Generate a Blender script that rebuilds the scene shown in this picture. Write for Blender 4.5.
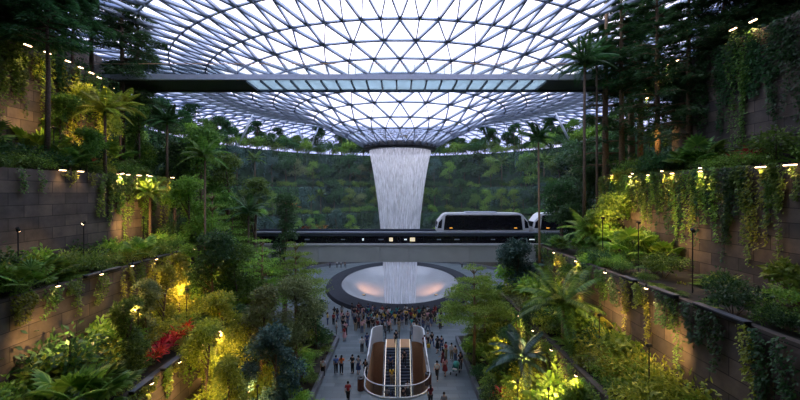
import bpy, math, random
import numpy as np
from mathutils import Vector, Matrix, Euler
PI = math.pi
for o in list(bpy.data.objects): bpy.data.objects.remove(o)
S = bpy.context.scene
C = S.collection
F, HZ, CH = 380.0, 193.0, 16.5          # focal length in px, horizon row, eye height (m)
CY = 66.7                               # distance of the fall's axis

# ------------------------------------------------------------------ camera, sky, exposure
cam = bpy.data.cameras.new('camera'); camo = bpy.data.objects.new('camera', cam); C.objects.link(camo)
camo.location = (0, 0, CH); camo.rotation_euler = (PI/2, 0, 0)
cam.sensor_width = 36; cam.lens = 36*F/800; cam.shift_y = -(200-HZ)/800; cam.clip_end = 800
S.camera = camo
S.view_settings.view_transform = 'Standard'; S.view_settings.look = 'None'
S.view_settings.gamma = 1; S.view_settings.use_curve_mapping = False
S.view_settings.exposure = -0.05
W = bpy.data.worlds.new('sky'); S.world = W; W.use_nodes = True
nt = W.node_tree; nt.nodes.clear()
wo = nt.nodes.new('ShaderNodeOutputWorld'); bg = nt.nodes.new('ShaderNodeBackground')
tc = nt.nodes.new('ShaderNodeTexCoord'); no = nt.nodes.new('ShaderNodeTexNoise'); cr = nt.nodes.new('ShaderNodeValToRGB')
no.inputs['Scale'].default_value = 2.2; no.inputs['Detail'].default_value = 5
cr.color_ramp.elements[0].position = .36; cr.color_ramp.elements[0].color = (.66, .72, .92, 1)
cr.color_ramp.elements[1].position = .60; cr.color_ramp.elements[1].color = (1.0, .95, .98, 1)
nt.links.new(tc.outputs['Generated'], no.inputs['Vector']); nt.links.new(no.outputs['Fac'], cr.inputs['Fac'])
sp = nt.nodes.new('ShaderNodeSeparateXYZ'); gr = nt.nodes.new('ShaderNodeValToRGB'); mx = nt.nodes.new('ShaderNodeMix')
mx.data_type = 'RGBA'; mx.blend_type = 'MULTIPLY'; mx.inputs[0].default_value = 1
gr.color_ramp.elements[0].position = .0; gr.color_ramp.elements[0].color = (1.0, .86, .9, 1)
gr.color_ramp.elements[1].position = .9; gr.color_ramp.elements[1].color = (.86, .92, 1, 1)
nt.links.new(tc.outputs['Generated'], sp.inputs[0]); nt.links.new(sp.outputs['Z'], gr.inputs['Fac'])
nt.links.new(cr.outputs['Color'], mx.inputs[6]); nt.links.new(gr.outputs['Color'], mx.inputs[7])
nt.links.new(mx.outputs[2], bg.inputs['Color']); bg.inputs['Strength'].default_value = 3.6
nt.links.new(bg.outputs[0], wo.inputs[0])

# ------------------------------------------------------------------ helpers
def P(px, py, Y):                       # a point of the place at distance Y
    return Vector(((px-400)/F*Y, Y, CH-(py-HZ)/F*Y))
def tag(o, label=None, cat=None, group=None, kind=None):
    if label: o['label'] = label
    if cat: o['category'] = cat
    if group: o['group'] = group
    if kind: o['kind'] = kind
    return o
def empty(name, loc=(0, 0, 0), rz=0, sc=1):
    o = bpy.data.objects.new(name, None); C.objects.link(o); o.location = loc
    o.rotation_euler = (0, 0, rz); o.scale = (sc, sc, sc); o.empty_display_size = .2
    return o
def mesh(name, V, Fc, mat=None, smooth=False):
    me = bpy.data.meshes.new(name)
    V = np.asarray(V, dtype=np.float32)
    if isinstance(Fc, np.ndarray):
        n, k = Fc.shape
        me.vertices.add(len(V)); me.vertices.foreach_set('co', V.ravel())
        me.loops.add(n*k); me.loops.foreach_set('vertex_index', Fc.astype(np.int32).ravel())
        me.polygons.add(n); me.polygons.foreach_set('loop_start', np.arange(0, n*k, k, dtype=np.int32))
        me.polygons.foreach_set('loop_total', np.full(n, k, dtype=np.int32))
        me.update(calc_edges=True)
    else:
        me.from_pydata(V.tolist(), [], Fc); me.update()
    if smooth: me.polygons.foreach_set('use_smooth', [True]*len(me.polygons))
    if mat: me.materials.append(mat)
    return me
def link(name, me, parent=None, loc=None, rot=None, sc=None):
    o = bpy.data.objects.new(name, me); C.objects.link(o)
    if parent: o.parent = parent
    if loc is not None: o.location = loc
    if rot is not None: o.rotation_euler = rot
    if sc is not None: o.scale = (sc, sc, sc) if np.isscalar(sc) else sc
    return o
class MB:                                # collects shapes into one mesh
    def __init__(s): s.V = []; s.F = []
    def add(s, V, Fc):
        b = len(s.V); s.V += [tuple(v) for v in V]; s.F += [tuple(i+b for i in f) for f in Fc]; return s
    def box(s, x0, x1, y0, y1, z0, z1):
        V = [(x, y, z) for z in (z0, z1) for x, y in ((x0, y0), (x1, y0), (x1, y1), (x0, y1))]
        return s.add(V, [(3, 2, 1, 0), (4, 5, 6, 7), (0, 1, 5, 4), (1, 2, 6, 5), (2, 3, 7, 6), (3, 0, 4, 7)])
    def bar(s, a, b, w, h, up=(0, 0, 1)):
        a = Vector(a); b = Vector(b); d = (b-a).normalized(); up = Vector(up)
        sd = d.cross(up)
        if sd.length < 1e-4: sd = d.cross(Vector((1, 0, 0)))
        sd.normalize(); u = sd.cross(d)
        V = [p+sd*i*w/2+u*j*h/2 for p in (a, b) for i, j in ((-1, -1), (1, -1), (1, 1), (-1, 1))]
        return s.add(V, [(3, 2, 1, 0), (4, 5, 6, 7), (0, 1, 5, 4), (1, 2, 6, 5), (2, 3, 7, 6), (3, 0, 4, 7)])
    def tube(s, pts, rad, n=8, cap=True):
        pts = [Vector(p) for p in pts]
        if np.isscalar(rad): rad = [rad]*len(pts)
        V = []; Fc = []; ref = Vector((.3, .9, .1)).normalized()
        for i, p in enumerate(pts):
            d = (pts[min(i+1, len(pts)-1)]-pts[max(i-1, 0)]).normalized()
            a = d.cross(ref)
            if a.length < .1: a = d.cross(Vector((1, 0, 0)))
            a.normalize(); b = d.cross(a)
            for k in range(n):
                t = 2*PI*k/n; V.append(p+(a*math.cos(t)+b*math.sin(t))*rad[i])
        for i in range(len(pts)-1):
            for k in range(n):
                Fc.append((i*n+k, i*n+(k+1) % n, (i+1)*n+(k+1) % n, (i+1)*n+k))
        if cap: Fc.append(tuple(range(n))[::-1]); Fc.append(tuple((len(pts)-1)*n+k for k in range(n)))
        return s.add(V, Fc)
    def lathe(s, prof, n=24, c=(0, 0)):
        V = []; Fc = []
        for r, z in prof:
            for k in range(n):
                t = 2*PI*k/n; V.append((c[0]+r*math.cos(t), c[1]+r*math.sin(t), z))
        for i in range(len(prof)-1):
            for k in range(n): Fc.append((i*n+k, i*n+(k+1) % n, (i+1)*n+(k+1) % n, (i+1)*n+k))
        return s.add(V, Fc)
    def prism(s, poly, y0, y1):          # outline in x,z extruded along y
        n = len(poly); V = [(x, y0, z) for x, z in poly]+[(x, y1, z) for x, z in poly]
        return s.add(V, [tuple(range(n)), tuple(range(2*n-1, n-1, -1))]+[(i, i+n, (i+1) % n+n, (i+1) % n) for i in range(n)])
    def ball(s, c, r, n=8, m=6):
        r = (r, r, r) if np.isscalar(r) else r
        V = [(c[0], c[1], c[2]-r[2])]
        for i in range(1, m):
            t = PI*i/m
            for k in range(n): V.append((c[0]+r[0]*math.sin(t)*math.cos(2*PI*k/n), c[1]+r[1]*math.sin(t)*math.sin(2*PI*k/n), c[2]-r[2]*math.cos(t)))
        V.append((c[0], c[1], c[2]+r[2])); L = len(V)-1
        Fc = [(0, 1+(k+1) % n, 1+k) for k in range(n)]
        for i in range(m-2):
            for k in range(n): a = 1+i*n; Fc.append((a+k, a+(k+1) % n, a+n+(k+1) % n, a+n+k))
        Fc += [(L, 1+(m-2)*n+k, 1+(m-2)*n+(k+1) % n) for k in range(n)]
        return s.add(V, Fc)
    def mesh(s, name, mat, smooth=False, bevel=0):
        me = mesh(name, s.V, s.F, mat, smooth)
        if bevel:
            import bmesh
            bm = bmesh.new(); bm.from_mesh(me)
            ed = [e for e in bm.edges if len(e.link_faces) == 2 and e.calc_face_angle(0) > .5]
            bmesh.ops.bevel(bm, geom=ed, offset=bevel, segments=2, affect='EDGES', clamp_overlap=True)
            bm.to_mesh(me); bm.free()
        return me
    def build(s, name, mat, parent=None, loc=None, rot=None, smooth=False, bevel=0):
        return link(name, s.mesh(name, mat, smooth, bevel), parent, loc, rot)

# ------------------------------------------------------------------ materials
def newmat(name):
    m = bpy.data.materials.new(name); m.use_nodes = True; t = m.node_tree
    return m, t, t.nodes['Principled BSDF'], t.nodes['Material Output']
def plain(name, col, rough=.5, metal=0, noise=.15, scale=6, emit=None, es=0):
    m, t, b, o = newmat(name)
    n = t.nodes.new('ShaderNodeTexNoise'); n.inputs['Scale'].default_value = scale; n.inputs['Detail'].default_value = 4
    c = t.nodes.new('ShaderNodeTexCoord'); t.links.new(c.outputs['Object'], n.inputs['Vector'])
    r = t.nodes.new('ShaderNodeValToRGB'); k = noise
    r.color_ramp.elements[0].position = .3; r.color_ramp.elements[0].color = tuple(x*(1-k) for x in col)+(1,)
    r.color_ramp.elements[1].position = .7; r.color_ramp.elements[1].color = tuple(min(1, x*(1+k)) for x in col)+(1,)
    t.links.new(n.outputs['Fac'], r.inputs[0]); t.links.new(r.outputs[0], b.inputs['Base Color'])
    b.inputs['Roughness'].default_value = rough; b.inputs['Metallic'].default_value = metal
    if emit: b.inputs['Emission Color'].default_value = emit+(1,); b.inputs['Emission Strength'].default_value = es
    return m
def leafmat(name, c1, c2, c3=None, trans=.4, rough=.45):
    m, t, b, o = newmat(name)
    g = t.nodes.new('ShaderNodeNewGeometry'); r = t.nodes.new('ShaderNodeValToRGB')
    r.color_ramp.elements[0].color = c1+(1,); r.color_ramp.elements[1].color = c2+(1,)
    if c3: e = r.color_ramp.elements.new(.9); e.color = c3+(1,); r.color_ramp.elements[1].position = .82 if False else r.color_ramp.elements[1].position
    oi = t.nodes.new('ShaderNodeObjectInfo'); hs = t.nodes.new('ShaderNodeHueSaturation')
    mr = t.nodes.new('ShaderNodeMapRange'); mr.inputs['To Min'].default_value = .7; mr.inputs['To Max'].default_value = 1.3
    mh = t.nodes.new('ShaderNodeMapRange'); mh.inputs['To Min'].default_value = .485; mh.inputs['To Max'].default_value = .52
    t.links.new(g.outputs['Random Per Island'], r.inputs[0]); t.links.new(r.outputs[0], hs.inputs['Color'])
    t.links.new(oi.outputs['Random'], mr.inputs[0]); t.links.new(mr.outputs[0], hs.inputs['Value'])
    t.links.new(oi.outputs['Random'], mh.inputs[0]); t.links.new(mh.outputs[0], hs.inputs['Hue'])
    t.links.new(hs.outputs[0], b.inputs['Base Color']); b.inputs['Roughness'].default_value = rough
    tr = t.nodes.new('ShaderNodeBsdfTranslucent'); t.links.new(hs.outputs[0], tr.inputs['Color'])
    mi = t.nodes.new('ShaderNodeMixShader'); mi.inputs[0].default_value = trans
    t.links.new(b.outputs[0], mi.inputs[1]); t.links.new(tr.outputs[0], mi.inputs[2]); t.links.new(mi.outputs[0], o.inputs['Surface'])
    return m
M = {}
M['leaf'] = leafmat('leaf_green', (.065, .15, .025), (.22, .36, .06))
M['leaf_dark'] = leafmat('leaf_dark_green', (.03, .085, .03), (.085, .20, .055))
M['leaf_fresh'] = leafmat('leaf_fresh_green', (.13, .28, .03), (.36, .52, .09))
M['leaf_bright'] = leafmat('leaf_bright', (.20, .38, .05), (.42, .62, .12), trans=.5)
M['leaf_olive'] = leafmat('leaf_olive', (.13, .17, .055), (.33, .37, .15))
M['leaf_blue'] = leafmat('leaf_blue_green', (.03, .09, .075), (.09, .19, .15), trans=.15)
M['leaf_yellow_lit'] = leafmat('leaf_lit_yellow', (.20, .25, .02), (.54, .56, .08))  # warm lamp light put into the green leaf colour, for lit zones
M['leaf_red'] = leafmat('leaf_red', (.35, .01, .015), (.75, .05, .06))
M['leaf_orange'] = leafmat('leaf_orange', (.35, .08, .01), (.6, .2, .03))
M['bark'] = plain('bark', (.13, .09, .06), .9, noise=.4, scale=12)
M['bark_pale'] = plain('bark_pale', (.26, .17, .10), .9, noise=.35, scale=12)
M['steel'] = plain('roof_steel', (.34, .41, .54), .35, .35, .06)
M['steel_dark'] = plain('steel_dark', (.06, .075, .11), .4, .3, .1)
M['metal_pale'] = plain('metal_pale', (.45, .50, .60), .35, .3, .08)
M['metal_bridge'] = plain('bridge_cladding', (.50, .52, .50), .45, .1, .06, .8)
M['white'] = plain('white_paint', (.76, .77, .80), .3, 0, .03)
M['black'] = plain('black_gloss', (.012, .012, .018), .25, 0, .1)
M['dark'] = plain('dark_panel', (.016, .017, .023), .5, 0, .2)
M['rim'] = plain('basin_rim', (.03, .034, .045), .85, 0, .1, 1)
M['rim'].node_tree.nodes['Principled BSDF'].inputs['Specular IOR Level'].default_value = .15
M['soil'] = plain('soil', (.035, .03, .02), .95, 0, .5, 1.5)
M['moss'] = plain('mossy_green_wall', (.028, .065, .035), .95, 0, .6, .7)
M['kerb'] = plain('planter_rail', (.035, .037, .045), .4, .4, .1)
M['tan'] = plain('tan_cladding', (.60, .33, .17), .5, 0, .1)
M['amber'] = plain('amber_trim', (.75, .42, .15), .4, 0, .1)
M['lamp'] = plain('lamp_warm', (1, .8, .6), .5, emit=(1, .62, .34), es=9)
M['lampw'] = plain('lamp_white', (1, 1, 1), .5, emit=(1, .8, .65), es=1.1)
M['lampo'] = plain('lamp_orange', (1, .5, .1), .5, emit=(1, .4, .05), es=1.2)
M['lampc'] = plain('lamp_cool', (1, 1, 1), .5, emit=(.75, .9, 1), es=.8)
M['signy'] = plain('sign_cream', (1, .8, .5), .5, emit=(1, .82, .55), es=.7)
M['bin'] = plain('brown_bin', (.10, .035, .02), .5)
M['grey'] = plain('grey_plinth', (.12, .13, .15), .6, 0, .15, 1)
# clothing / skin
for n, c in dict(skin=(.50, .30, .20), skin_dark=(.24, .13, .08), hair=(.012, .01, .01), hair_brown=(.06, .03, .015), c_white=(.62, .63, .65), c_black=(.015, .015, .02),
                 c_navy=(.03, .05, .14), c_blue=(.08, .16, .42), c_orange=(.85, .20, .04), c_red=(.32, .03, .035), c_grey=(.22, .23, .25), c_maroon=(.16, .02, .03),
                 c_yellow=(.75, .50, .06), c_teal=(.05, .32, .30), c_pink=(.65, .35, .36), c_khaki=(.32, .26, .16), c_denim=(.07, .10, .18), c_shoe=(.35, .35, .36)).items():
    M[n] = plain('cloth_'+n, c, .8, 0, .08, 3)

def stone():
    m, t, b, o = newmat('stone_blocks')
    uv = t.nodes.new('ShaderNodeUVMap'); br = t.nodes.new('ShaderNodeTexBrick')
    br.inputs['Scale'].default_value = 1; br.inputs['Brick Width'].default_value = 1.9; br.inputs['Row Height'].default_value = .75
    br.inputs['Mortar Size'].default_value = .022; br.inputs['Mortar Smooth'].default_value = .3; br.inputs['Bias'].default_value = 0
    br.inputs['Color1'].default_value = (.19, .155, .13, 1); br.inputs['Color2'].default_value = (.08, .074, .074, 1); br.inputs['Mortar'].default_value = (.03, .026, .024, 1)
    t.links.new(uv.outputs[0], br.inputs['Vector'])
    n = t.nodes.new('ShaderNodeTexNoise'); n.inputs['Scale'].default_value = .9; n.inputs['Detail'].default_value = 8; n.inputs['Roughness'].default_value = .65
    t.links.new(uv.outputs[0], n.inputs['Vector'])
    mx = t.nodes.new('ShaderNodeMix'); mx.data_type = 'RGBA'; mx.blend_type = 'MULTIPLY'; mx.inputs[0].default_value = .8
    r = t.nodes.new('ShaderNodeValToRGB'); r.color_ramp.elements[0].position = .3; r.color_ramp.elements[0].color = (.35, .33, .32, 1)
    r.color_ramp.elements[1].position = .7; r.color_ramp.elements[1].color = (1.25, 1.15, 1.0, 1)
    t.links.new(n.outputs['Fac'], r.inputs[0]); t.links.new(br.outputs['Color'], mx.inputs[6]); t.links.new(r.outputs[0], mx.inputs[7])
    t.links.new(mx.outputs[2], b.inputs['Base Color']); b.inputs['Roughness'].default_value = .75
    bp = t.nodes.new('ShaderNodeBump'); bp.inputs['Strength'].default_value = .5; bp.inputs['Distance'].default_value = .05
    t.links.new(n.outputs['Fac'], bp.inputs['Height']); t.links.new(bp.outputs[0], b.inputs['Normal'])
    return m
M['stone'] = stone()
def paving():
    m, t, b, o = newmat('slate_paving')
    c = t.nodes.new('ShaderNodeTexCoord'); br = t.nodes.new('ShaderNodeTexBrick')
    br.inputs['Scale'].default_value = 1; br.inputs['Brick Width'].default_value = 1.6; br.inputs['Row Height'].default_value = .6; br.inputs['Mortar Size'].default_value = .02
    br.inputs['Color1'].default_value = (.10, .13, .15, 1); br.inputs['Color2'].default_value = (.17, .205, .225, 1); br.inputs['Mortar'].default_value = (.09, .11, .13, 1)
    t.links.new(c.outputs['Object'], br.inputs['Vector']); t.links.new(br.outputs['Color'], b.inputs['Base Color'])
    b.inputs['Roughness'].default_value = .38
    return m
M['paving'] = paving()
def glass(name, col, gl=.08, transl=0.0, tcol=(.8, .85, .9)):
    m, t, b, o = newmat(name); t.nodes.remove(b)
    tr = t.nodes.new('ShaderNodeBsdfTransparent'); tr.inputs[0].default_value = col+(1,)
    g = t.nodes.new('ShaderNodeBsdfGlossy'); g.inputs['Roughness'].default_value = .08
    mi = t.nodes.new('ShaderNodeMixShader'); mi.inputs[0].default_value = gl
    t.links.new(tr.outputs[0], mi.inputs[1]); t.links.new(g.outputs[0], mi.inputs[2]); last = mi
    if transl:
        tl = t.nodes.new('ShaderNodeBsdfTranslucent'); tl.inputs[0].default_value = tcol+(1,)
        m2 = t.nodes.new('ShaderNodeMixShader'); m2.inputs[0].default_value = transl
        t.links.new(mi.outputs[0], m2.inputs[1]); t.links.new(tl.outputs[0], m2.inputs[2]); last = m2
    t.links.new(last.outputs[0], o.inputs['Surface'])
    return m
M['roofglass'] = glass('roof_glass', (.80, .84, .90), .06)
M['tintglass'] = glass('tinted_roof_glass', (.40, .47, .62), .08)
M['floorglass'] = glass('frosted_floor_glass', (.45, .55, .60), .05, .5, (.7, .8, .8))
M['glass'] = glass('clear_glass', (.75, .80, .80), .10)
def water():
    m, t, b, o = newmat('falling_water'); b.inputs['Base Color'].default_value = (.88, .9, .95, 1); b.inputs['Roughness'].default_value = .5
    c = t.nodes.new('ShaderNodeTexCoord'); mp = t.nodes.new('ShaderNodeMapping'); mp.inputs['Scale'].default_value = (2.6, 2.6, .12)
    n = t.nodes.new('ShaderNodeTexNoise'); n.inputs['Scale'].default_value = 1.6; n.inputs['Detail'].default_value = 6; n.inputs['Roughness'].default_value = .7
    t.links.new(c.outputs['Object'], mp.inputs[0]); t.links.new(mp.outputs[0], n.inputs['Vector'])
    r = t.nodes.new('ShaderNodeValToRGB'); r.color_ramp.elements[0].position = .40; r.color_ramp.elements[0].color = (.28, .28, .28, 1)
    r.color_ramp.elements[1].position = .64; r.color_ramp.elements[1].color = (.92, .92, .92, 1)
    t.links.new(n.outputs['Fac'], r.inputs[0])
    tl = t.nodes.new('ShaderNodeBsdfTranslucent'); tl.inputs[0].default_value = (.9, .92, .97, 1)
    m1 = t.nodes.new('ShaderNodeMixShader'); m1.inputs[0].default_value = .5
    t.links.new(b.outputs[0], m1.inputs[1]); t.links.new(tl.outputs[0], m1.inputs[2])
    tr = t.nodes.new('ShaderNodeBsdfTransparent'); m2 = t.nodes.new('ShaderNodeMixShader')
    t.links.new(r.outputs[0], m2.inputs[0]); t.links.new(tr.outputs[0], m2.inputs[1]); t.links.new(m1.outputs[0], m2.inputs[2])
    t.links.new(m2.outputs[0], o.inputs['Surface'])
    return m
M['water'] = water()
M['pool'] = plain('pool_water', (.36, .38, .41), .16, 0, .08, .35)

# ------------------------------------------------------------------ terraces: a horseshoe valley around the fall
LV = [  # XL, XR, R, foot z, top z
    (6.8, 6.2, 25.0, 0.0, 0.55),
    (14.0, 10.5, 28.0, 2.4, 6.1),
    (19.0, 13.5, 32.0, 6.0, 11.4),
    (23.0, 19.5, 37.0, 11.2, 18.0),
    (27.0, 23.0, 41.5, 17.8, 27.0),
    (33.0, 28.0, 75.0, 26.8, 32.0)]
Y0 = -10
def contour(k, ns=30, na=72, off=0.0):
    XL, XR, R = LV[k][0]+off, LV[k][1]+off, LV[k][2]+off
    if k == 5: R = LV[5][2]
    pts = []
    yl = CY-math.sqrt(R*R-XL*XL); yr = CY-math.sqrt(R*R-XR*XR)
    for i in range(ns): pts.append((-XL, Y0+(yl-Y0)*i/ns))
    a0 = math.atan2(yl-CY, -XL); a1 = math.atan2(yr-CY, XR)
    # sweep from left (angle ~ -120deg) backwards over the far side to the right
    a0 = a0 % (2*PI); a1 = a1
    for i in range(na+1):
        a = a0+(a1-a0)*i/na
        pts.append((R*math.cos(a), CY+R*math.sin(a)))
    for i in range(1, ns+1): pts.append((XR, yr+(Y0-yr)*i/ns))
    return pts
def ribbon(name, pts, z0, z1, mat, th=.35, kind='structure'):
    n = len(pts); nor = []
    for i in range(n):
        a = Vector(pts[max(i-1, 0)]); b = Vector(pts[min(i+1, n-1)]); d = (b-a).normalized(); nor.append(Vector((-d.y, d.x)))
    V = []; u = [0]
    for i in range(1, n): u.append(u[-1]+(Vector(pts[i])-Vector(pts[i-1])).length)
    for p, q in zip(pts, nor):
        x, y = p; ox, oy = x+q.x*th, y+q.y*th
        V += [(x, y, z0), (x, y, z1), (ox, oy, z1), (ox, oy, z0)]
    Fc = []; UV = []
    for i in range(n-1):
        a = i*4; b = a+4
        for j in range(4):
            k = (j+1) % 4; Fc.append((a+j, b+j, b+k, a+k))
            va = [z0, z1, z1+th, z0][j]; vb = [z1, z1+th, z1+th+(z1-z0), z0+th][j]
            UV += [(u[i], va), (u[i+1], va), (u[i+1], vb), (u[i], vb)]
    me = mesh(name, V, Fc, mat); l = me.uv_layers.new(name='UVMap')
    for i, c in enumerate(UV): l.data[i].uv = c
    o = link(name, me); tag(o, kind=kind); return o
def strip(name, pa, za, pb, zb, mat):
    V = [(x, y, za) for x, y in pa]+[(x, y, zb) for x, y in pb]; n = len(pa)
    return tag(link(name, mesh(name, V, [(i, i+1, i+1+n, i+n) for i in range(n-1)], mat)), kind='structure')
cont = [contour(k) for k in range(6)]
def split(pts, pred):
    out = []; cur = []
    for p in pts:
        if pred(p): cur.append(p)
        elif cur: out.append(cur); cur = []
    if cur: out.append(cur)
    return out
# sign: walking left->far->right, the normal (-d.y,d.x) on the left straight points to -x: outwards
names = ['planter_edge', 'garden', 'lower', 'middle', 'upper']
for k in range(5):
    _, _, _, z0, z1 = LV[k]
    pts = cont[k]; n = len(pts); nm = names[k]
    i1, i2 = 34, n-35
    fz = z0-.3
    ribbon('wall_left_'+nm, pts[:i1+1], fz, z1, M['grey'] if k == 0 else M['stone'])
    ribbon('wall_back_'+nm, pts[i1:i2+1], fz, z1, M['grey'] if k == 0 else M['moss'])
    ribbon('wall_right_'+nm, pts[i2:], fz, z1, M['grey'] if k == 0 else M['stone'])
    if k < 4:
        strip('floor_terrace_'+nm, contour(k, off=.33), z1-.15, cont[k+1], LV[k+1][3], M['soil'])
i = 31
top_out = [(p[0], p[1]) for p in contour(5)]
strip('floor_terrace_upper', contour(4, off=.33), 26.85, top_out, 26.85, M['soil'])
ribbon('wall_left_top', [(-33, Y0+i*4) for i in range(14)]+[(-35, 45), (-40, 47)], 26.7, 31.5, M['stone'])
ribbon('wall_right_top', [(40, 40), (34, 38)]+[(28, 36-i*4) for i in range(12)], 26.7, 31.5, M['stone'])
ribbon('light_blocker_near', [(50, -9), (20, -9), (-20, -9), (-50, -9)], 0, 31, M['stone'])  # unseen wall added behind the camera to keep frontal light out
tag(MB().box(-60, 60, -12, 15, 32.6, 33.2).build('shade_slab_near', M['dark']), kind='structure')  # these slabs are unseen, added to darken the near and side terraces
tag(MB().box(-60, -24, 15, 31, 32.6, 33.2).build('shade_slab_left', M['dark']), kind='structure')
tag(MB().box(21.5, 60, 15, 31, 32.6, 33.2).build('shade_slab_right', M['dark']), kind='structure')
# dark rail along terrace edges (short planter troughs built further down)

# ------------------------------------------------------------------ plaza floor with the escalator opening
import bmesh
EX0, EX1, EYN, EYF = -2.95, 2.45, 30.6, 42.2     # escalator opening
def well_outline(off=0.0, n=10):
    c = []
    x0, x1, yn, yf = EX0-off, EX1+off, EYN-off, EYF+off
    r = 2.2+off
    for k in range(n+1):
        a = PI+PI/2*k/n; c.append((x0+r+r*math.cos(a), yn+r+r*math.sin(a)))
    for k in range(n+1):
        a = -PI/2+PI/2*k/n; c.append((x1-r+r*math.cos(a), yn+r+r*math.sin(a)))
    c += [(x1, yf), (x0, yf)]
    return c
bm = bmesh.new()
def loop(pts, z=0):
    vs = [bm.verts.new((x, y, z)) for x, y in pts]
    return [bm.edges.new((vs[i], vs[(i+1) % len(vs)])) for i in range(len(vs))]
ed = loop([(-40, -12), (40, -12), (40, 108), (-40, 108)]) + loop(well_outline()) + loop([(10.7*math.cos(a), 70+10.7*1.45*math.sin(a)) for a in np.linspace(0, 2*PI, 64, endpoint=False)])
bmesh.ops.triangle_fill(bm, edges=ed, use_beauty=True)
for f in bm.faces:
    if f.normal.z < 0: f.normal_flip()
me = bpy.data.meshes.new('floor'); bm.to_mesh(me); bm.free(); me.materials.append(M['paving'])
tag(link('floor', me), kind='structure')
w = well_outline(); n = len(w)
V = [(x, y, -.02) for x, y in w]+[(x, y, -7) for x, y in w]
tag(link('wall_escalator_well', mesh('well', V, [(i, (i+1) % n, (i+1) % n+n, i+n) for i in range(n)], M['tan'])), kind='structure')
tag(MB().box(-5, 5, 26, 44, -7.2, -7).build('floor_basement', M['paving']), kind='structure')

# ------------------------------------------------------------------ glass roof
prof = [(5.9, 8.1), (9.2, 10.0), (11.9, 11.1), (14.7, 12.6), (17.8, 13.6), (21.1, 14.5), (24.2, 15.2), (27.2, 16.0), (30.4, 16.8), (34.7, 17.6), (39, 18.1), (43.5, 18.3),
        (48, 18.1), (52.5, 17.5), (57, 16.5), (61.5, 15.0), (66, 13.0), (70, 10.8), (74, 8.0), (78, 4.4), (81, 0.0)]
rings = []
for i, (r, z) in enumerate(prof):
    N = 26 if i <= 3 else (52 if i <= 7 else 104)
    k0 = (i % 2)*.5
    if N == 128: k0 = ((i) % 2)*.5
    dr = prof[min(i+1, len(prof)-1)][0]-prof[max(i-1, 0)][0]; dz = prof[min(i+1, len(prof)-1)][1]-prof[max(i-1, 0)][1]
    sl = math.hypot(dr, dz)
    a = (np.arange(N)+k0)*2*PI/N
    pts = np.stack([r*np.cos(a), CY+r*np.sin(a), np.full(N, CH+z)], 1)
    nrm = np.stack([-dz/sl*np.cos(a), -dz/sl*np.sin(a), np.full(N, dr/sl)], 1)
    rings.append((N, k0, pts, nrm))
segs = []; ringsegs = []; tris = []; base = [0]
for R in rings: base.append(base[-1]+R[0])
for i, (N, k0, pts, nrm) in enumerate(rings):
    for j in range(N): ringsegs.append((base[i]+j, base[i]+(j+1) % N))
    if i+1 < len(rings):
        N2, q0 = rings[i+1][0], rings[i+1][1]
        for j in range(N):
            t = (j+k0)/N*N2-q0
            if N2 == N:
                lo = math.floor(t+1e-6); c = [lo, lo+1]
                c = [x % N2 for x in c]
                if abs(t-round(t)) < 1e-6: c = [round(t) % N2, (round(t)+1) % N2]
            else:
                m = int(round(t)); c = [(m-1) % N2, m % N2, (m+1) % N2]
            for x in c: segs.append((base[i]+j, base[i+1]+x))
            for x, y in zip(c[:-1], c[1:]): tris.append((base[i]+j, base[i+1]+x, base[i+1]+y))
            jn = (j+1) % N
            tris.append((base[i]+j, base[i+1]+c[-1], base[i]+jn))
VP = np.concatenate([R[2] for R in rings]); VN = np.concatenate([R[3] for R in rings])
def beams(name, sg, w, d, mat, lift=0, parent=None, keep=None):
    sg = np.array(sg)
    mid = (VP[sg[:, 0]]+VP[sg[:, 1]])/2
    sg = sg[mid[:, 1] > -16]
    a = VP[sg[:, 0]]; b = VP[sg[:, 1]]; nn = VN[sg[:, 0]]+VN[sg[:, 1]]; nn /= np.linalg.norm(nn, axis=1)[:, None]
    dd = b-a; dd /= np.linalg.norm(dd, axis=1)[:, None]; sd = np.cross(dd, nn); sd /= np.linalg.norm(sd, axis=1)[:, None]
    V = []
    for p in (a, b):
        for s_, h in ((-1, 0), (1, 0), (1, -1), (-1, -1)):
            V.append(p+sd*(s_*w/2)+nn*(h*d+lift))
    V = np.stack(V, 1).reshape(-1, 3)
    Q = np.array([(0, 1, 5, 4), (1, 2, 6, 5), (2, 3, 7, 6), (3, 0, 4, 7), (3, 2, 1, 0), (4, 5, 6, 7)])
    Fc = (np.arange(len(a))[:, None, None]*8+Q[None]).reshape(-1, 4)
    return link(name, mesh(name, V, Fc, mat), parent)
nin = base[8]
roof = beams('ceiling', ringsegs, .15, .26, M['steel']); tag(roof, kind='structure')
seg_in = [s for s in segs if s[1] < base[9]]; seg_out = [s for s in segs if s[1] >= base[9]]
beams('roof_rib', seg_in, .085, .42, M['steel'], -.02, roof); beams('roof_rib', seg_out, .085, .42, M['steel'], -.02, roof)
tr = np.array(tris); ctr = VP[tr].mean(1); tr = tr[ctr[:, 1] > -16]
ctr = VP[tr].mean(1); rr_ = np.hypot(ctr[:, 0], ctr[:, 1]-CY)
link('roof_glazing', mesh('roof_glazing', VP+VN*.03, tr[rr_ < 41], M['roofglass']), roof)
link('tinted_roof_glazing', mesh('tinted_roof_glazing', VP+VN*.03, tr[rr_ >= 41], M['tintglass']), roof)['label'] = 'bluish tinted outer roof glazing'
oc = MB().lathe([(5.3, 23.85), (6.1, 23.85), (6.35, 24.2), (6.2, 24.9), (5.7, 24.9), (5.3, 23.85)], 64, (0, CY))
tag(oc.build('trim_1', M['dark'], smooth=False), kind='structure')
# ground beyond the upper terrace is roofed over; outside ground
tag(MB().box(-300, 300, -300, 400, -8.5, -8).build('floor_outside', M['grey']), kind='structure')

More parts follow.
